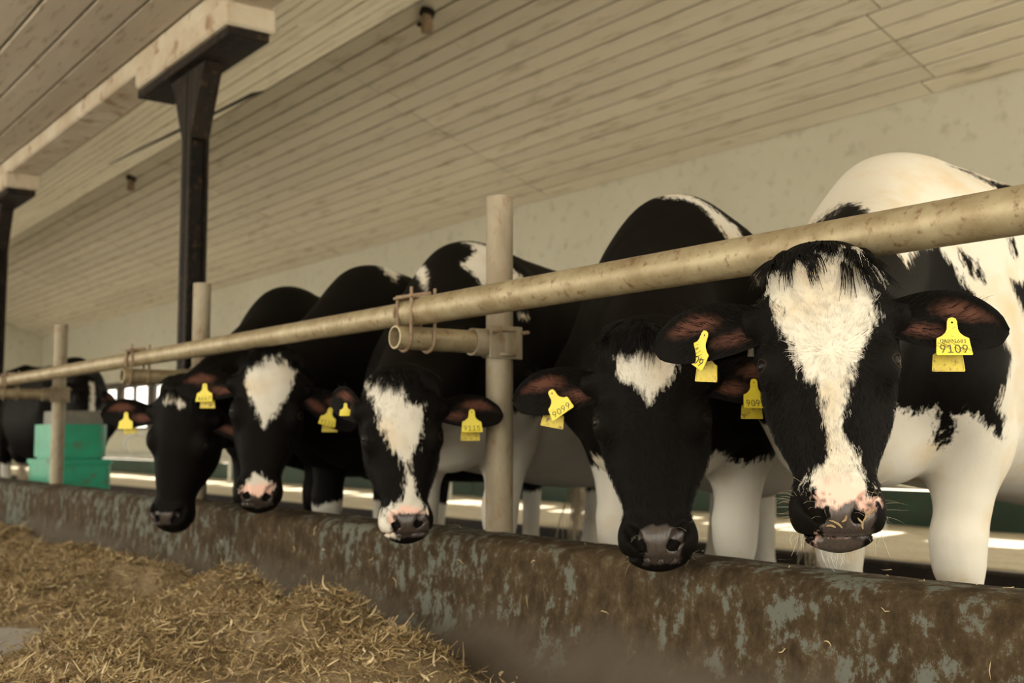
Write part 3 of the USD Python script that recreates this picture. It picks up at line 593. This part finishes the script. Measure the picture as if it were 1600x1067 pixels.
def strand(o, d, g, L, n=5, curl=.0, rnd=None):
    """a hair from o, starting along d and bending towards g"""
    d, g = np.asarray(d, float), np.asarray(g, float); P = [np.asarray(o, float)]; k = rnd.normal(0, curl, 3) if rnd is not None else 0
    for i in range(n - 1):
        t = i / (n - 2); v = d * (1 - t) + g * t + k * t; v = v / max(np.linalg.norm(v), 1e-6); P.append(P[-1] + v * L / (n - 1))
    return np.array(P, np.float32)
def hair(cow, root, V, Fc, C, seed, E=(), ear=0, fur=0, lock=200, whisk=0, lock_white=0., chin=0):
    rnd = np.random.RandomState(seed); S = cow.S; h = cow.head(V)
    N = trimesh.Trimesh(V, Fc, process=False).vertex_normals
    def emit(name, lst, w0, mat):
        if lst: curves(name, lst, [np.linspace(w0, w0 * .25, len(s)) for s in lst], mat, root, kind='stuff')
    # forelock
    sel = np.where((np.abs(h[:, 0]) < .095) & (h[:, 2] > -.05) & (h[:, 2] < .012) & (h[:, 1] > -.075))[0]
    B, Wt = [], []; nc = max(8, lock // 26); roots = rnd.choice(sel, nc)
    for ci in roots:
        u = h[ci, 0]; lean, Ls, kink = rnd.normal(0, .35) + u * 3, S * rnd.uniform(.035, .085), rnd.normal(0, .22, 3)
        near = sel[np.argsort(((V[sel] - V[ci]) ** 2).sum(1))[:40]]; white = rnd.rand() < lock_white and u > .0
        for i in rnd.choice(near, lock // nc):
            d = N[i] * .10 + cow.n * .35 + cow.v * .25 + cow.u * (u * 2 + rnd.normal(0, .10)) + kink * .5; g = cow.v * 1.0 + cow.n * .08 + cow.u * (lean + rnd.normal(0, .10)) + kink
            (Wt if white else B).append(strand(V[i], d, g, Ls * rnd.uniform(.6, 1.05), 7, .06, rnd))
    emit('forelock', B, .0016, 'hair_black'); emit('forelock', Wt, .0013, 'hair_white')
    # short fur over the face, lying towards the muzzle and away from the whorl
    if fur:
        sel = np.where((h[:, 2] > -.03) & (h[:, 2] < .40) & (h[:, 1] > -.16) & (np.abs(h[:, 0]) < .15))[0]; B, Wt = [], []
        wv = C[:, 0] + (meshkit.noise(V * 70) - .5) * .06
        for i in rnd.choice(sel, fur):
            if abs(abs(h[i, 0]) - .109) < .03 and abs(h[i, 2] - .185) < .022 and h[i, 1] < .0: continue
            k = (h[i, 2] - .17); g = cow.v * np.clip(k * 14, -.9, 1) + cow.u * np.clip(h[i, 0] * 9, -1, 1) * (.9 if abs(k) < .12 else .35)
            g = g - N[i] * (g @ N[i]); g = g / max(np.linalg.norm(g), 1e-6) + N[i] * .12
            s_ = strand(V[i] - N[i] * .0012, N[i] * .5 + g * .6, g, S * rnd.uniform(.008, .016), 4, .12, rnd); (Wt if wv[i] > .50 else B).append(s_)
        emit('face_hair', B, .0007, 'hair_black'); emit('face_hair', Wt, .0007, 'hair_white')
    # whiskers and chin beard
    if whisk:
        sel = np.where((h[:, 2] > .40) & (h[:, 2] < .50) & (np.abs(h[:, 0]) > .045) & (h[:, 1] > -.11))[0]
        emit('whiskers', [strand(V[i], N[i], N[i] * .8 + np.array([0, 0, -.25]), S * rnd.uniform(.015, .045), 5, .25, rnd) for i in rnd.choice(sel, whisk)], .00028, 'hair_straw')
    if chin:
        sel = np.where((h[:, 2] > .43) & (h[:, 1] < -.075) & (h[:, 1] > -.15))[0]
        emit('chin_hair', [strand(V[i], N[i] * .6 + cow.v, cow.v + cow.u * rnd.normal(0, .5) + cow.n * .1, S * rnd.uniform(.02, .06), 5, .3, rnd) for i in rnd.choice(sel, chin)], .0008, 'hair_white')
    # soft hair inside the ears
    for pt, fr in (E if ear else []):
        e1, e2, e3 = fr; L = []
        for _ in range(ear):
            a, t = rnd.uniform(.05, .75), rnd.uniform(-.85, .85); L.append(strand(pt(a, t, .004), e1 * .5 + e3 * .5 + e2 * t * .5, e1 * 1. + e2 * t * .9 + e3 * .1, S * rnd.uniform(.012, .034), 5, .2, rnd))
        emit('ear_hair', L, .0008, 'hair_black')
    # tail switch
    o = cow.body_pt(cow.tx, 1.955, .44); L = []
    for _ in range(70):
        q = o + rnd.normal(0, .010, 3) + np.array([0, 0, rnd.uniform(-.05, .05)]); L.append(strand(q, np.array([rnd.normal(0, .2), rnd.normal(0, .2), -1]), np.array([rnd.normal(0, .08), rnd.normal(0, .08), -1]), rnd.uniform(.2, .40), 6, .15, rnd))
    emit('tail_switch', L, .006, 'hair_straw')

COWS = {}
def make_cow(name, label, cow, spec, tags, h=.018, levels=2, mat='coat_holstein', hairs=None, ears=({}, {}), cat='cow'):
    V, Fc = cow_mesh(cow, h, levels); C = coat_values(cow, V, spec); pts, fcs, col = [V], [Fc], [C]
    root = thing(name, label, cat); off = len(V); E, BL = [], [np.zeros(len(V))]
    for sgn, kw in zip((-1, 1), ears):
        m, st, inner, pt, fr = ear_mesh(cow, sgn, **kw); 
        a, t = st[:, 0], st[:, 1]
        bl = np.maximum(np.exp(-((a - .62) / .22) ** 2 - ((t - .42) / .30) ** 2), .75 * np.exp(-((a - .28) / .22) ** 2 - ((t + .35) / .35) ** 2)) * inner
        E.append((pt, fr)); pts.append(np.array(m.vertices)); fcs.append(np.array(m.faces) + off); cc = np.zeros((len(m.vertices), 3)); cc[:, 0] = -.16; col.append(cc); off += len(m.vertices); BL.append(bl)
    Vv, Ff, Cc = np.concatenate(pts), np.concatenate(fcs), np.concatenate(col)
    p = obj('body', trimesh.Trimesh(Vv, Ff, process=False), mat, root, True)
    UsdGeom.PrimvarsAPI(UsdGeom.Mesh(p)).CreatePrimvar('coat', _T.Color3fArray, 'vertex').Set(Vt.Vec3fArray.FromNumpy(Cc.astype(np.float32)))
    bv = np.concatenate(BL); UsdGeom.PrimvarsAPI(UsdGeom.Mesh(p)).CreatePrimvar('blush', _T.Color3fArray, 'vertex').Set(Vt.Vec3fArray.FromNumpy(np.stack([bv] * 3, 1).astype(np.float32)))
    for sgn in (-1, 1):
        c = cow.head_pt(sgn * .109, -.034, .185); e = trimesh.creation.icosphere(3, .0195 * cow.S); e.apply_translation(c); ep = obj('eye', e, 'eye', root, True)
        ax = cow.u * sgn + cow.n * .45; ax /= np.linalg.norm(ax); a2 = -cow.v - ax * (-cow.v @ ax); a2 /= np.linalg.norm(a2); a1 = np.cross(a2, ax)
        ring = [c + cow.S * (a1 * .0195 * math.cos(q) + a2 * .0125 * math.sin(q) + ax * (.0105 + .004 * abs(math.sin(q)))) for q in np.linspace(0, 2 * np.pi, 28, endpoint=False)]
        obj('eyelid', tube(ring, .0028 * cow.S, 8, closed=True), 'inner_eyelid', root, True)
    for sgn_i, kw in tags: add_tags(cow, root, E[sgn_i][0], E[sgn_i][1], (-1, 1)[sgn_i], **kw)
    hair(cow, root, V, Fc, C, len(COWS) + 1, E, **(hairs or {}))
    COWS[name + label] = (cow, Vv, Ff)
    return root, E
SPEC = {
 'E': dict(
   face=[[(-0.1067,0.0134),(-0.1014,0.0045),(-0.0716,0.0152),(-0.0534,0.0084),(-0.0265,-0.0033),(-0.0001,-0.0079),(0.0303,-0.0076),(0.0514,0.0022),(0.0748,0.017),(0.0871,0.0365),(0.0886,0.0674),(0.0896,0.0998),(0.0767,0.1372),(0.0596,0.1653),(0.0468,0.1964),(0.0314,0.2263),(0.0257,0.2515),(0.026,0.26),(0.015,0.2894),(0.0192,0.3148),(0.0332,0.3441),(0.0377,0.373),(0.0488,0.3935),(0.0524,0.4186),(0.0582,0.437),(0.031,0.4431),(0.0013,0.4491),(-0.0267,0.4402),(-0.0355,0.4165),(-0.0505,0.4109),(-0.0464,0.3914),(-0.0223,0.37),(-0.0045,0.3498),(-0.0055,0.3309),(-0.012,0.3012),(-0.0166,0.2713),(-0.0235,0.2455),(-0.039,0.2189),(-0.0509,0.2047),(-0.0621,0.1723),(-0.0773,0.1287),(-0.0886,0.0898),(-0.0982,0.0523)]],
   pink=[[(-0.0348,0.4105),(-0.0135,0.3976),(0.0126,0.3972),(0.0451,0.4079),(0.0509,0.4253),(0.0628,0.4354),(0.0619,0.4451),(0.0523,0.4603),(0.0423,0.4649),(0.0406,0.4549),(0.0277,0.4516),(0.0086,0.4526),(-0.0024,0.4524),(-0.0167,0.4457),(-0.0291,0.4392),(-0.0357,0.4272)]],
   dark=[[(-0.0167,0.4466),(-0.0024,0.4529),(0.0074,0.4425),(0.0207,0.4356),(0.0324,0.4359),(0.0375,0.4473),(0.0406,0.4549),(0.0431,0.4655),(0.0502,0.464),(0.0615,0.449),(0.0632,0.4637),(0.058,0.4809),(0.054,0.4939),(0.0106,0.4985),(-0.0262,0.4941),(-0.0314,0.4806),(-0.0216,0.4704),(-0.0104,0.4639)],[(0.0455,0.4397),(0.053,0.4363),(0.0598,0.4398),(0.0583,0.4465),(0.0487,0.4455)],[(0.0365,0.4303),(0.0414,0.4291),(0.044,0.4325),(0.0393,0.4344)],[(-0.0271,0.4351),(-0.0214,0.4334),(-0.0209,0.4391),(-0.0255,0.4399)],[(-0.0143,0.4239),(-0.0096,0.423),(-0.0099,0.4273),(-0.014,0.4276)],[(-0.0262,0.4217),(-0.0228,0.4212),(-0.023,0.4239),(-0.026,0.4242)]],
   body_black=[(55.7,0,[(-0.24,1.118),(-0.207,1.137),(-0.196,1.142),(-0.176,1.155),(-0.153,1.168),(-0.146,1.161),(-0.15,1.125),(-0.149,1.092),(-0.147,1.045),(-0.149,1.004),(-0.135,0.98),(-0.054,1.044),(0.034,1.066),(0.071,1.021),(0.1,0.979),(0.117,0.947),(0.151,0.9),(0.173,0.865),(0.202,0.831),(0.17,0.777),(0.153,0.742),(0.146,0.726),(0.18,0.696),(0.178,0.65),(0.148,0.67),(0.109,0.695),(0.06,0.71),(0.048,0.7),(0.059,0.665),(0.057,0.645),(0.032,0.634),(0.016,0.65),(0.018,0.675),(0.003,0.72),(-0.032,0.705),(-0.061,0.715),(-0.095,0.729),(-0.147,0.694),(-0.339,0.689),(-0.331,0.724),(-0.341,0.836),(-0.333,1.0)]),(55.7,0,[(0.092,1.064),(0.113,1.051),(0.137,1.019),(0.141,0.991),(0.122,1.001),(0.097,1.028)]),(55.7,0,[(0.226,1.108),(0.246,1.108),(0.26,1.07),(0.25,1.056),(0.236,1.084)]),(55.7,0,[(0.224,1.004),(0.248,1.001),(0.298,1.001),(0.285,0.912),(0.249,0.941)]),(55.7,0,[(0.151,1.294),(0.219,1.292),(0.258,1.271),(0.415,1.291),(0.487,1.287),(0.431,1.218),(0.348,1.196),(0.305,1.209),(0.278,1.221),(0.264,1.248),(0.217,1.272)])],
 ),
 'D': dict(
   face=[[(-0.0669,0.0402),(-0.0503,0.0341),(-0.0298,0.0527),(-0.016,0.0318),(-0.0126,0.0158),(-0.0031,0.0326),(0.0225,0.0313),(0.0525,0.0375),(0.0588,0.0651),(0.0576,0.0924),(0.0343,0.1108),(0.013,0.134),(0.0021,0.1494),(-0.0075,0.1382),(-0.0243,0.1131),(-0.0526,0.1),(-0.0626,0.0797)]],
   dark=[[(-0.038,0.4335),(-0.0158,0.4186),(0.0242,0.4173),(0.0572,0.4364),(0.0542,0.4593),(0.0432,0.5007),(-0.0322,0.5014),(-0.024,0.4777),(-0.039,0.4568)]],
   body=[(25.7,0,[(-0.035,1.324),(0.0,1.337),(0.025,1.339),(0.065,1.32),(0.112,1.286),(0.165,1.244),(0.185,1.219),(0.194,1.18),(0.229,1.094),(0.219,1.071),(0.205,1.09),(0.153,1.165),(0.135,1.193),(0.101,1.245),(0.077,1.285),(0.04,1.308),(0.006,1.312)])],
 ),
 'C': dict(
   face=[[(-0.1151,-0.0015),(-0.0926,-0.0047),(-0.0597,-0.0079),(-0.0104,0.0079),(0.0021,0.0463),(0.0035,0.0761),(0.031,0.0913),(0.0657,0.0889),(0.0576,0.1402),(0.0531,0.1804),(0.0372,0.2203),(0.0135,0.259),(0.0099,0.2814),(0.0254,0.3158),(0.0269,0.3495),(0.0372,0.3778),(0.0612,0.4149),(0.0576,0.4316),(-0.0446,0.4294),(-0.0327,0.5015),(-0.0755,0.49),(-0.0962,0.4685),(-0.0983,0.4407),(-0.079,0.4206),(-0.0466,0.4018),(-0.0074,0.3761),(-0.0005,0.3372),(-0.0016,0.2922),(-0.0142,0.2579),(-0.0457,0.211),(-0.0659,0.1637),(-0.075,0.1109),(-0.0948,0.0552)]],
   pink=[[(-0.0474,0.4188),(-0.0087,0.407),(0.0523,0.4177),(0.0603,0.4319),(-0.0419,0.4323),(-0.0374,0.4577),(-0.0224,0.4732),(-0.0441,0.4746),(-0.0534,0.4457)]],
   dark=[[(-0.0446,0.4283),(0.0577,0.4299),(0.0697,0.4634),(0.0689,0.5),(-0.0327,0.5015),(-0.0412,0.4746),(-0.0224,0.4732),(-0.0345,0.4522)]],
   body=[(33.7,0,[(-0.145,1.227),(-0.127,1.253),(-0.1,1.224),(-0.084,1.157),(-0.085,1.126),(-0.111,1.164)]),(33.7,0,[(0.02,1.227),(0.042,1.258),(0.067,1.282),(0.051,1.309),(0.019,1.326),(0.068,1.325),(0.124,1.304),(0.149,1.257),(0.186,1.225),(0.21,1.213),(0.24,1.183),(0.222,1.17),(0.204,1.185),(0.162,1.167),(0.109,1.138),(0.08,1.17),(0.044,1.207)]),(33.7,0,[(0.209,1.075),(0.239,1.06),(0.233,1.046),(0.215,1.051)])],
 ),
 'B': dict(
   face=[[(-0.0829,0.0987),(-0.0758,0.0426),(-0.0528,0.0236),(-0.0072,-0.0021),(0.0287,-0.015),(0.06,0.0181),(0.0869,0.0367),(0.0776,0.0943),(0.0487,0.1617),(0.0007,0.2337),(-0.0268,0.1955),(-0.0522,0.1429)],[(-0.0537,0.435),(-0.028,0.4017),(-0.0115,0.3825),(0.0177,0.3937),(0.0462,0.4138),(0.0495,0.4405),(-0.0593,0.4531)]],
   pink=[[(-0.0496,0.4302),(0.0031,0.4216),(0.0483,0.4182),(0.0461,0.4497),(0.0301,0.4687),(-0.0203,0.4634),(-0.0551,0.4528)]],
   dark=[[(-0.0536,0.4615),(-0.0206,0.4545),(0.0083,0.4656),(0.0282,0.451),(0.0509,0.4493),(0.0588,0.4846),(0.0085,0.5019),(-0.0483,0.4973)]],
   body=[(28.7,0,[(-0.134,1.308),(-0.102,1.336),(-0.06,1.361),(-0.032,1.366),(-0.037,1.356),(-0.082,1.333),(-0.117,1.309)]),(28.7,0,[(0.035,1.369),(0.063,1.366),(0.11,1.334),(0.144,1.312),(0.138,1.267),(0.099,1.3),(0.062,1.346)])],
 ),
 'A': dict(
   face=[[(-0.0581,0.0484),(-0.0433,0.0171),(-0.014,0.0135),(0.0206,0.0389),(0.018,0.0537),(-0.01,0.0472),(-0.0227,0.039)]],
   dark=[[(-0.0663,0.4468),(0.0378,0.4292),(0.0469,0.4706),(-0.064,0.5003)]],
   body=[(13.7,0,[(-0.015,1.369),(0.031,1.378),(0.085,1.366),(0.121,1.349),(0.094,1.328),(0.047,1.352),(-0.008,1.359)])],
 ),
}
cE = Cow((-1.662, 2.315), -2, (-1.168, 1.47, 0.834), (-1.114, 1.425, 0.443), yaw=2, lip=.014, nape=(-.14, .13, .07))
cD = Cow((-2.285, 2.222), 28, (-1.738, 1.62, 0.763), (-1.704, 1.61, 0.347), yaw=-4, slim=1.04)
cC = Cow((-3.27, 2.17), 20, (-2.583, 1.54, 0.71), (-2.532, 1.53, 0.344), yaw=4, slim=1.02, tx=.25)
cB = Cow((-3.95, 2.17), 25, (-3.515, 1.6, 0.82), (-3.521, 1.56, 0.377), yaw=-6, slim=.95, nape=(-.13, .10, .075))
cA = Cow((-4.7, 2.19), 40, (-3.971, 1.46, 0.722), (-4.039, 1.45, 0.28), yaw=-25, slim=.96)
SPEC['E'].update(white_below=3., white_chin=1)
SPEC['E']['dark'] += [[(-.044, .495), (.044, .495), (.036, .527), (-.036, .527)]]
SPEC['E']['body_black'].append((90., 0, [(.38, 1.285), (.5, 1.235), (.75, 1.20), (1.2, 1.15), (2.2, 1.1), (2.2, 1.6), (.38, 1.6)]))
SPEC['E']['pink'] += [[(-.012, .498), (.014, .498), (.012, .524), (-.010, .524)], [(-.040, .496), (-.022, .496), (-.024, .512), (-.036, .512)]]
SPEC['D'].update(white_below=.60); SPEC['C'].update(white_below=.72, white_chin=0); SPEC['B'].update(white_below=.40); SPEC['A'].update(white_below=.30)
make_cow('cow', 'right front cow, tag 9109, white blaze, pink nose, head in front of the rail', cE, SPEC['E'], [(1, dict(num='9109', small='UA801681')), (0, dict(num='9109', turn=-30, lean=-28, back_lean=-4))], levels=3, mat='coat_cream',
         hairs=dict(ear=260, fur=11000, lock=1100, whisk=60, lock_white=.15, chin=140))
make_cow('cow', 'black faced cow, tag 9099, white star on the forehead, dark nose hanging over the wall', cD, SPEC['D'], [(1, dict(num='9099', turn=20)), (0, dict(num='9099', lean=32, back_lean=-10))], hairs=dict(ear=220, fur=5000, lock=1000, whisk=30), levels=2)
make_cow('cow', 'middle cow of the row with a crooked white blaze running into a white muzzle', cC, SPEC['C'], [(1, dict(num='9115')), (0, dict(num=None, turn=50, back=False, scale=.5))], hairs=dict(ear=120, fur=3500, lock=700), ears=(dict(back=1.1, droop=-.75, L=.19), dict(back=.05)))
make_cow('cow', 'cow with a white kite shaped forehead and small pink nose, second from the left', cB, SPEC['B'], [(1, dict(num='9110', lean=-14, back_lean=0)), (0, dict(num='4667'))], hairs=dict(ear=100, fur=2500, lock=500), ears=(dict(), dict(droop=.5, back=.1)))
make_cow('cow', 'leftmost cow of the feeding row, black face turned away with a small white fleck', cA, SPEC['A'], [(0, dict(num=None))], hairs=dict(lock=200), ears=(dict(droop=.10, back=0.), dict(droop=.15)))
cF = Cow((-9.75, 2.72), 88, (-8.78, 2.55, 1.01), (-8.62, 2.52, .64), yaw=30)
SPEC['F'] = dict(face=[[(-.02, .03), (.03, .03), (.03, .2), (.05, .4), (-.03, .4), (-.01, .2)]], white_below=.45)
make_cow('cow', 'black cow far in the background at the left edge, drinking behind the green trough', cF, SPEC['F'], [], h=.03, levels=1, hairs=dict(lock=60))

# ------------------------------------------------------------------ chopped straw feed on the alley floor
def cover(x, y):
    """how thickly the feed lies: heaped in ridges near the wall, thin and patchy towards the alley"""
    q = np.stack([x * 1.1, y * 1.7, np.zeros_like(x)], -1)
    heap = meshkit.fbm(q * 1.5 + 7.3, 3, 21); edge = 1.63 + .09 * (meshkit.fbm(q * 1.4, 2, 5) - .5) * 2 + np.clip((-x - 4.2) * .05, -.05, .12)
    c = np.clip((edge - y) / .10, 0, 1) * np.clip((-x - 1.85 + (y - 1.4) * .2) / .25, 0, 1)
    c *= np.clip((y + .4) / .4, 0, 1)
    bare = np.clip(1 - np.hypot((x + 3.42) / .75, (y - .72) / .16), 0, 1) * 2.2
    holes = np.clip((.40 - meshkit.fbm(q * np.array([2.2, 2.6, 1]) + 3.1, 3, 77)) * 9, 0, 1)
    c = c * (1 - .85 * holes)
    return np.clip(c * (.10 + 1.2 * np.clip((heap - .36) * 4.2, 0, 1)) - np.clip(bare, 0, 1) * .9, 0, 1)
def height(x, y):
    q = np.stack([x, y, np.zeros_like(x)], -1); c = cover(x, y)
    ridge = np.exp(-((y - 1.42) / .20) ** 2)
    return c * (.012 + (.04 + .14 * ridge) * meshkit.fbm(q * 3.2, 3, 3)) + c * .018 * (meshkit.noise(q * 40, 8) - .3)
xs = np.linspace(-11.5, -1.6, 420); ys = np.linspace(-.4, 1.70, 110); GX, GY = np.meshgrid(xs, ys, indexing='ij'); GZ = height(GX, GY) - .004
V = np.stack([GX, GY, GZ], -1).reshape(-1, 3); n2 = len(ys); I = (np.arange(len(xs) - 1)[:, None] * n2 + np.arange(n2 - 1)).ravel()
Ff = np.concatenate([np.stack([I, I + n2, I + n2 + 1], 1), np.stack([I, I + n2 + 1, I + 1], 1)])
Ff = Ff[(V[Ff, 2] > .0).any(1)]; _u, _i = np.unique(Ff, return_inverse=True); V, Ff = V[_u], _i.reshape(-1, 3)
bed = thing('straw_feed', 'loose heaps of chopped straw feed spread on the alley floor along the wall', 'straw', kind='stuff')
obj('straw_mat', trimesh.Trimesh(V, Ff, process=False), 'straw', bed, True, kind='stuff')
def bit(L, w, b, tw, seed):
    r = np.random.RandomState(seed); n = 4; V = []
    for i in range(n + 1):
        t = i / n - .5; c = np.array([t * L, b * (t * t * 4 - .3) * L + r.normal(0, .03) * L, r.normal(0, .02) * L + .12 * L * (abs(t) if seed % 2 else -t * t)]); a = tw * t
        ww = w * (1 - .5 * (2 * abs(t)) ** 3); s = np.array([0, math.cos(a), math.sin(a)]) * ww / 2; V += [c - s, c + s + np.array([0, 0, .0006])]
    f = []
    for i in range(n):
        a = 2 * i; f += [[a, a + 2, a + 3], [a, a + 3, a + 1]]
    return trimesh.Trimesh(np.array(V), f, process=False)
pi = UsdGeom.PointInstancer.Define(stage, str(bed.GetPath()) + '/straw_pieces'); pi.GetPrim().SetCustomDataByKey('kind', 'stuff')
protos = [(.050, .0034, .12, 1.2), (.030, .0026, .05, .4), (.085, .0036, .18, 2.0), (.018, .0042, .0, .6), (.045, .0016, .25, .8), (.009, .0042, .05, .3), (.026, .0065, .14, 1.0)]
for i, a in enumerate(protos):
    m = usdkit.mesh(stage, f'{pi.GetPath()}/straw_piece_{i:03d}', bit(*a, i + 3), MAT['straw_bit'])
    pi.CreatePrototypesRel().AddTarget(m.GetPath())
rs = np.random.RandomState(11); N = 230000
px_, py_ = -1.6 - 9.0 * rs.rand(N) ** 1.5, rs.uniform(-.35, 1.68, N); cv = cover(px_, py_)
k = rs.rand(N) < np.clip(cv * 1.25 + .035 * (py_ < 1.6) * (px_ < -1.7), 0, 1); px_, py_ = px_[k], py_[k]; pz = height(px_, py_) + rs.uniform(.0, .008, len(px_)); n = len(px_)
yaw, pit, rol = rs.uniform(0, 2 * np.pi, n), rs.normal(0, .45, n), rs.uniform(-.8, .8, n)
cy, sy, cp, sp, cr_, sr = np.cos(yaw / 2), np.sin(yaw / 2), np.cos(pit / 2), np.sin(pit / 2), np.cos(rol / 2), np.sin(rol / 2)
Q = np.stack([cr_ * cp * cy + sr * sp * sy, sr * cp * cy - cr_ * sp * sy, cr_ * sp * cy + sr * cp * sy, cr_ * cp * sy - sr * sp * cy], 1)
pi.CreatePositionsAttr(Vt.Vec3fArray.FromNumpy(np.stack([px_, py_, pz + .003], 1).astype(np.float32)))
pi.CreateOrientationsAttr(Vt.QuathArray([Gf.Quath(float(a), float(b), float(c), float(d)) for a, b, c, d in Q]))
pi.CreateScalesAttr(Vt.Vec3fArray.FromNumpy(np.repeat(rs.uniform(.6, 1.35, n)[:, None], 3, 1).astype(np.float32)))
pi.CreateProtoIndicesAttr(Vt.IntArray.FromNumpy(rs.choice(len(protos), n, p=[.17, .2, .05, .18, .16, .19, .05]).astype(np.int32)))
# wisps stuck on the feed wall
W = []
for i in range(90):
    x = rs.uniform(-5.5, -.6); top = rs.rand() < .6
    m = bit(rs.uniform(.012, .035), .0022, rs.uniform(-.2, .2), .5, i); m.apply_transform(trimesh.transformations.rotation_matrix(rs.uniform(0, 6.28), (0, 0, 1)))
    if not top: m.apply_transform(trimesh.transformations.rotation_matrix(np.pi / 2, (1, 0, 0)))
    m.apply_translation((x, rs.uniform(1.74, 1.87), .309) if top else (x, 1.692, rs.uniform(.10, .27))); W.append(m)
obj('straw_wisps', cat_(*W), 'straw_bit', None, label='stray wisps of straw stuck to the top and face of the feed wall', cat='straw', kind='stuff')

# a few bits of straw caught on the wet nose of the right front cow
W = []
for i, (u, v, a, L) in enumerate([(-.030, .470, .2, .034), (-.005, .474, 2.6, .022), (.046, .462, 1.3, .020), (.054, .456, .5, .016), (.038, .474, 1.9, .018), (.010, .468, .9, .012), (-.014, .478, 3.0, .014)]):
    m = bit(L, .0018 if i == 0 else .0035, .15, .6, i + 40); m.apply_transform(trimesh.transformations.rotation_matrix(a, (0, 0, 1)))
    o = cE.head_pt(u, .10, v); d = -cE.n
    for _ in range(30):                                            # onto the skin
        o = o + d * max(float(cE.sdf(o[None])[0]) - .001, 0)
    W.append(xform(m, basis(cE.u, -cE.v, cE.n, o)))
obj('nose_straw', cat_(*W), 'straw_bit', None, label='small bits of straw stuck to the pink and grey nose of the right front cow', cat='straw', kind='stuff')
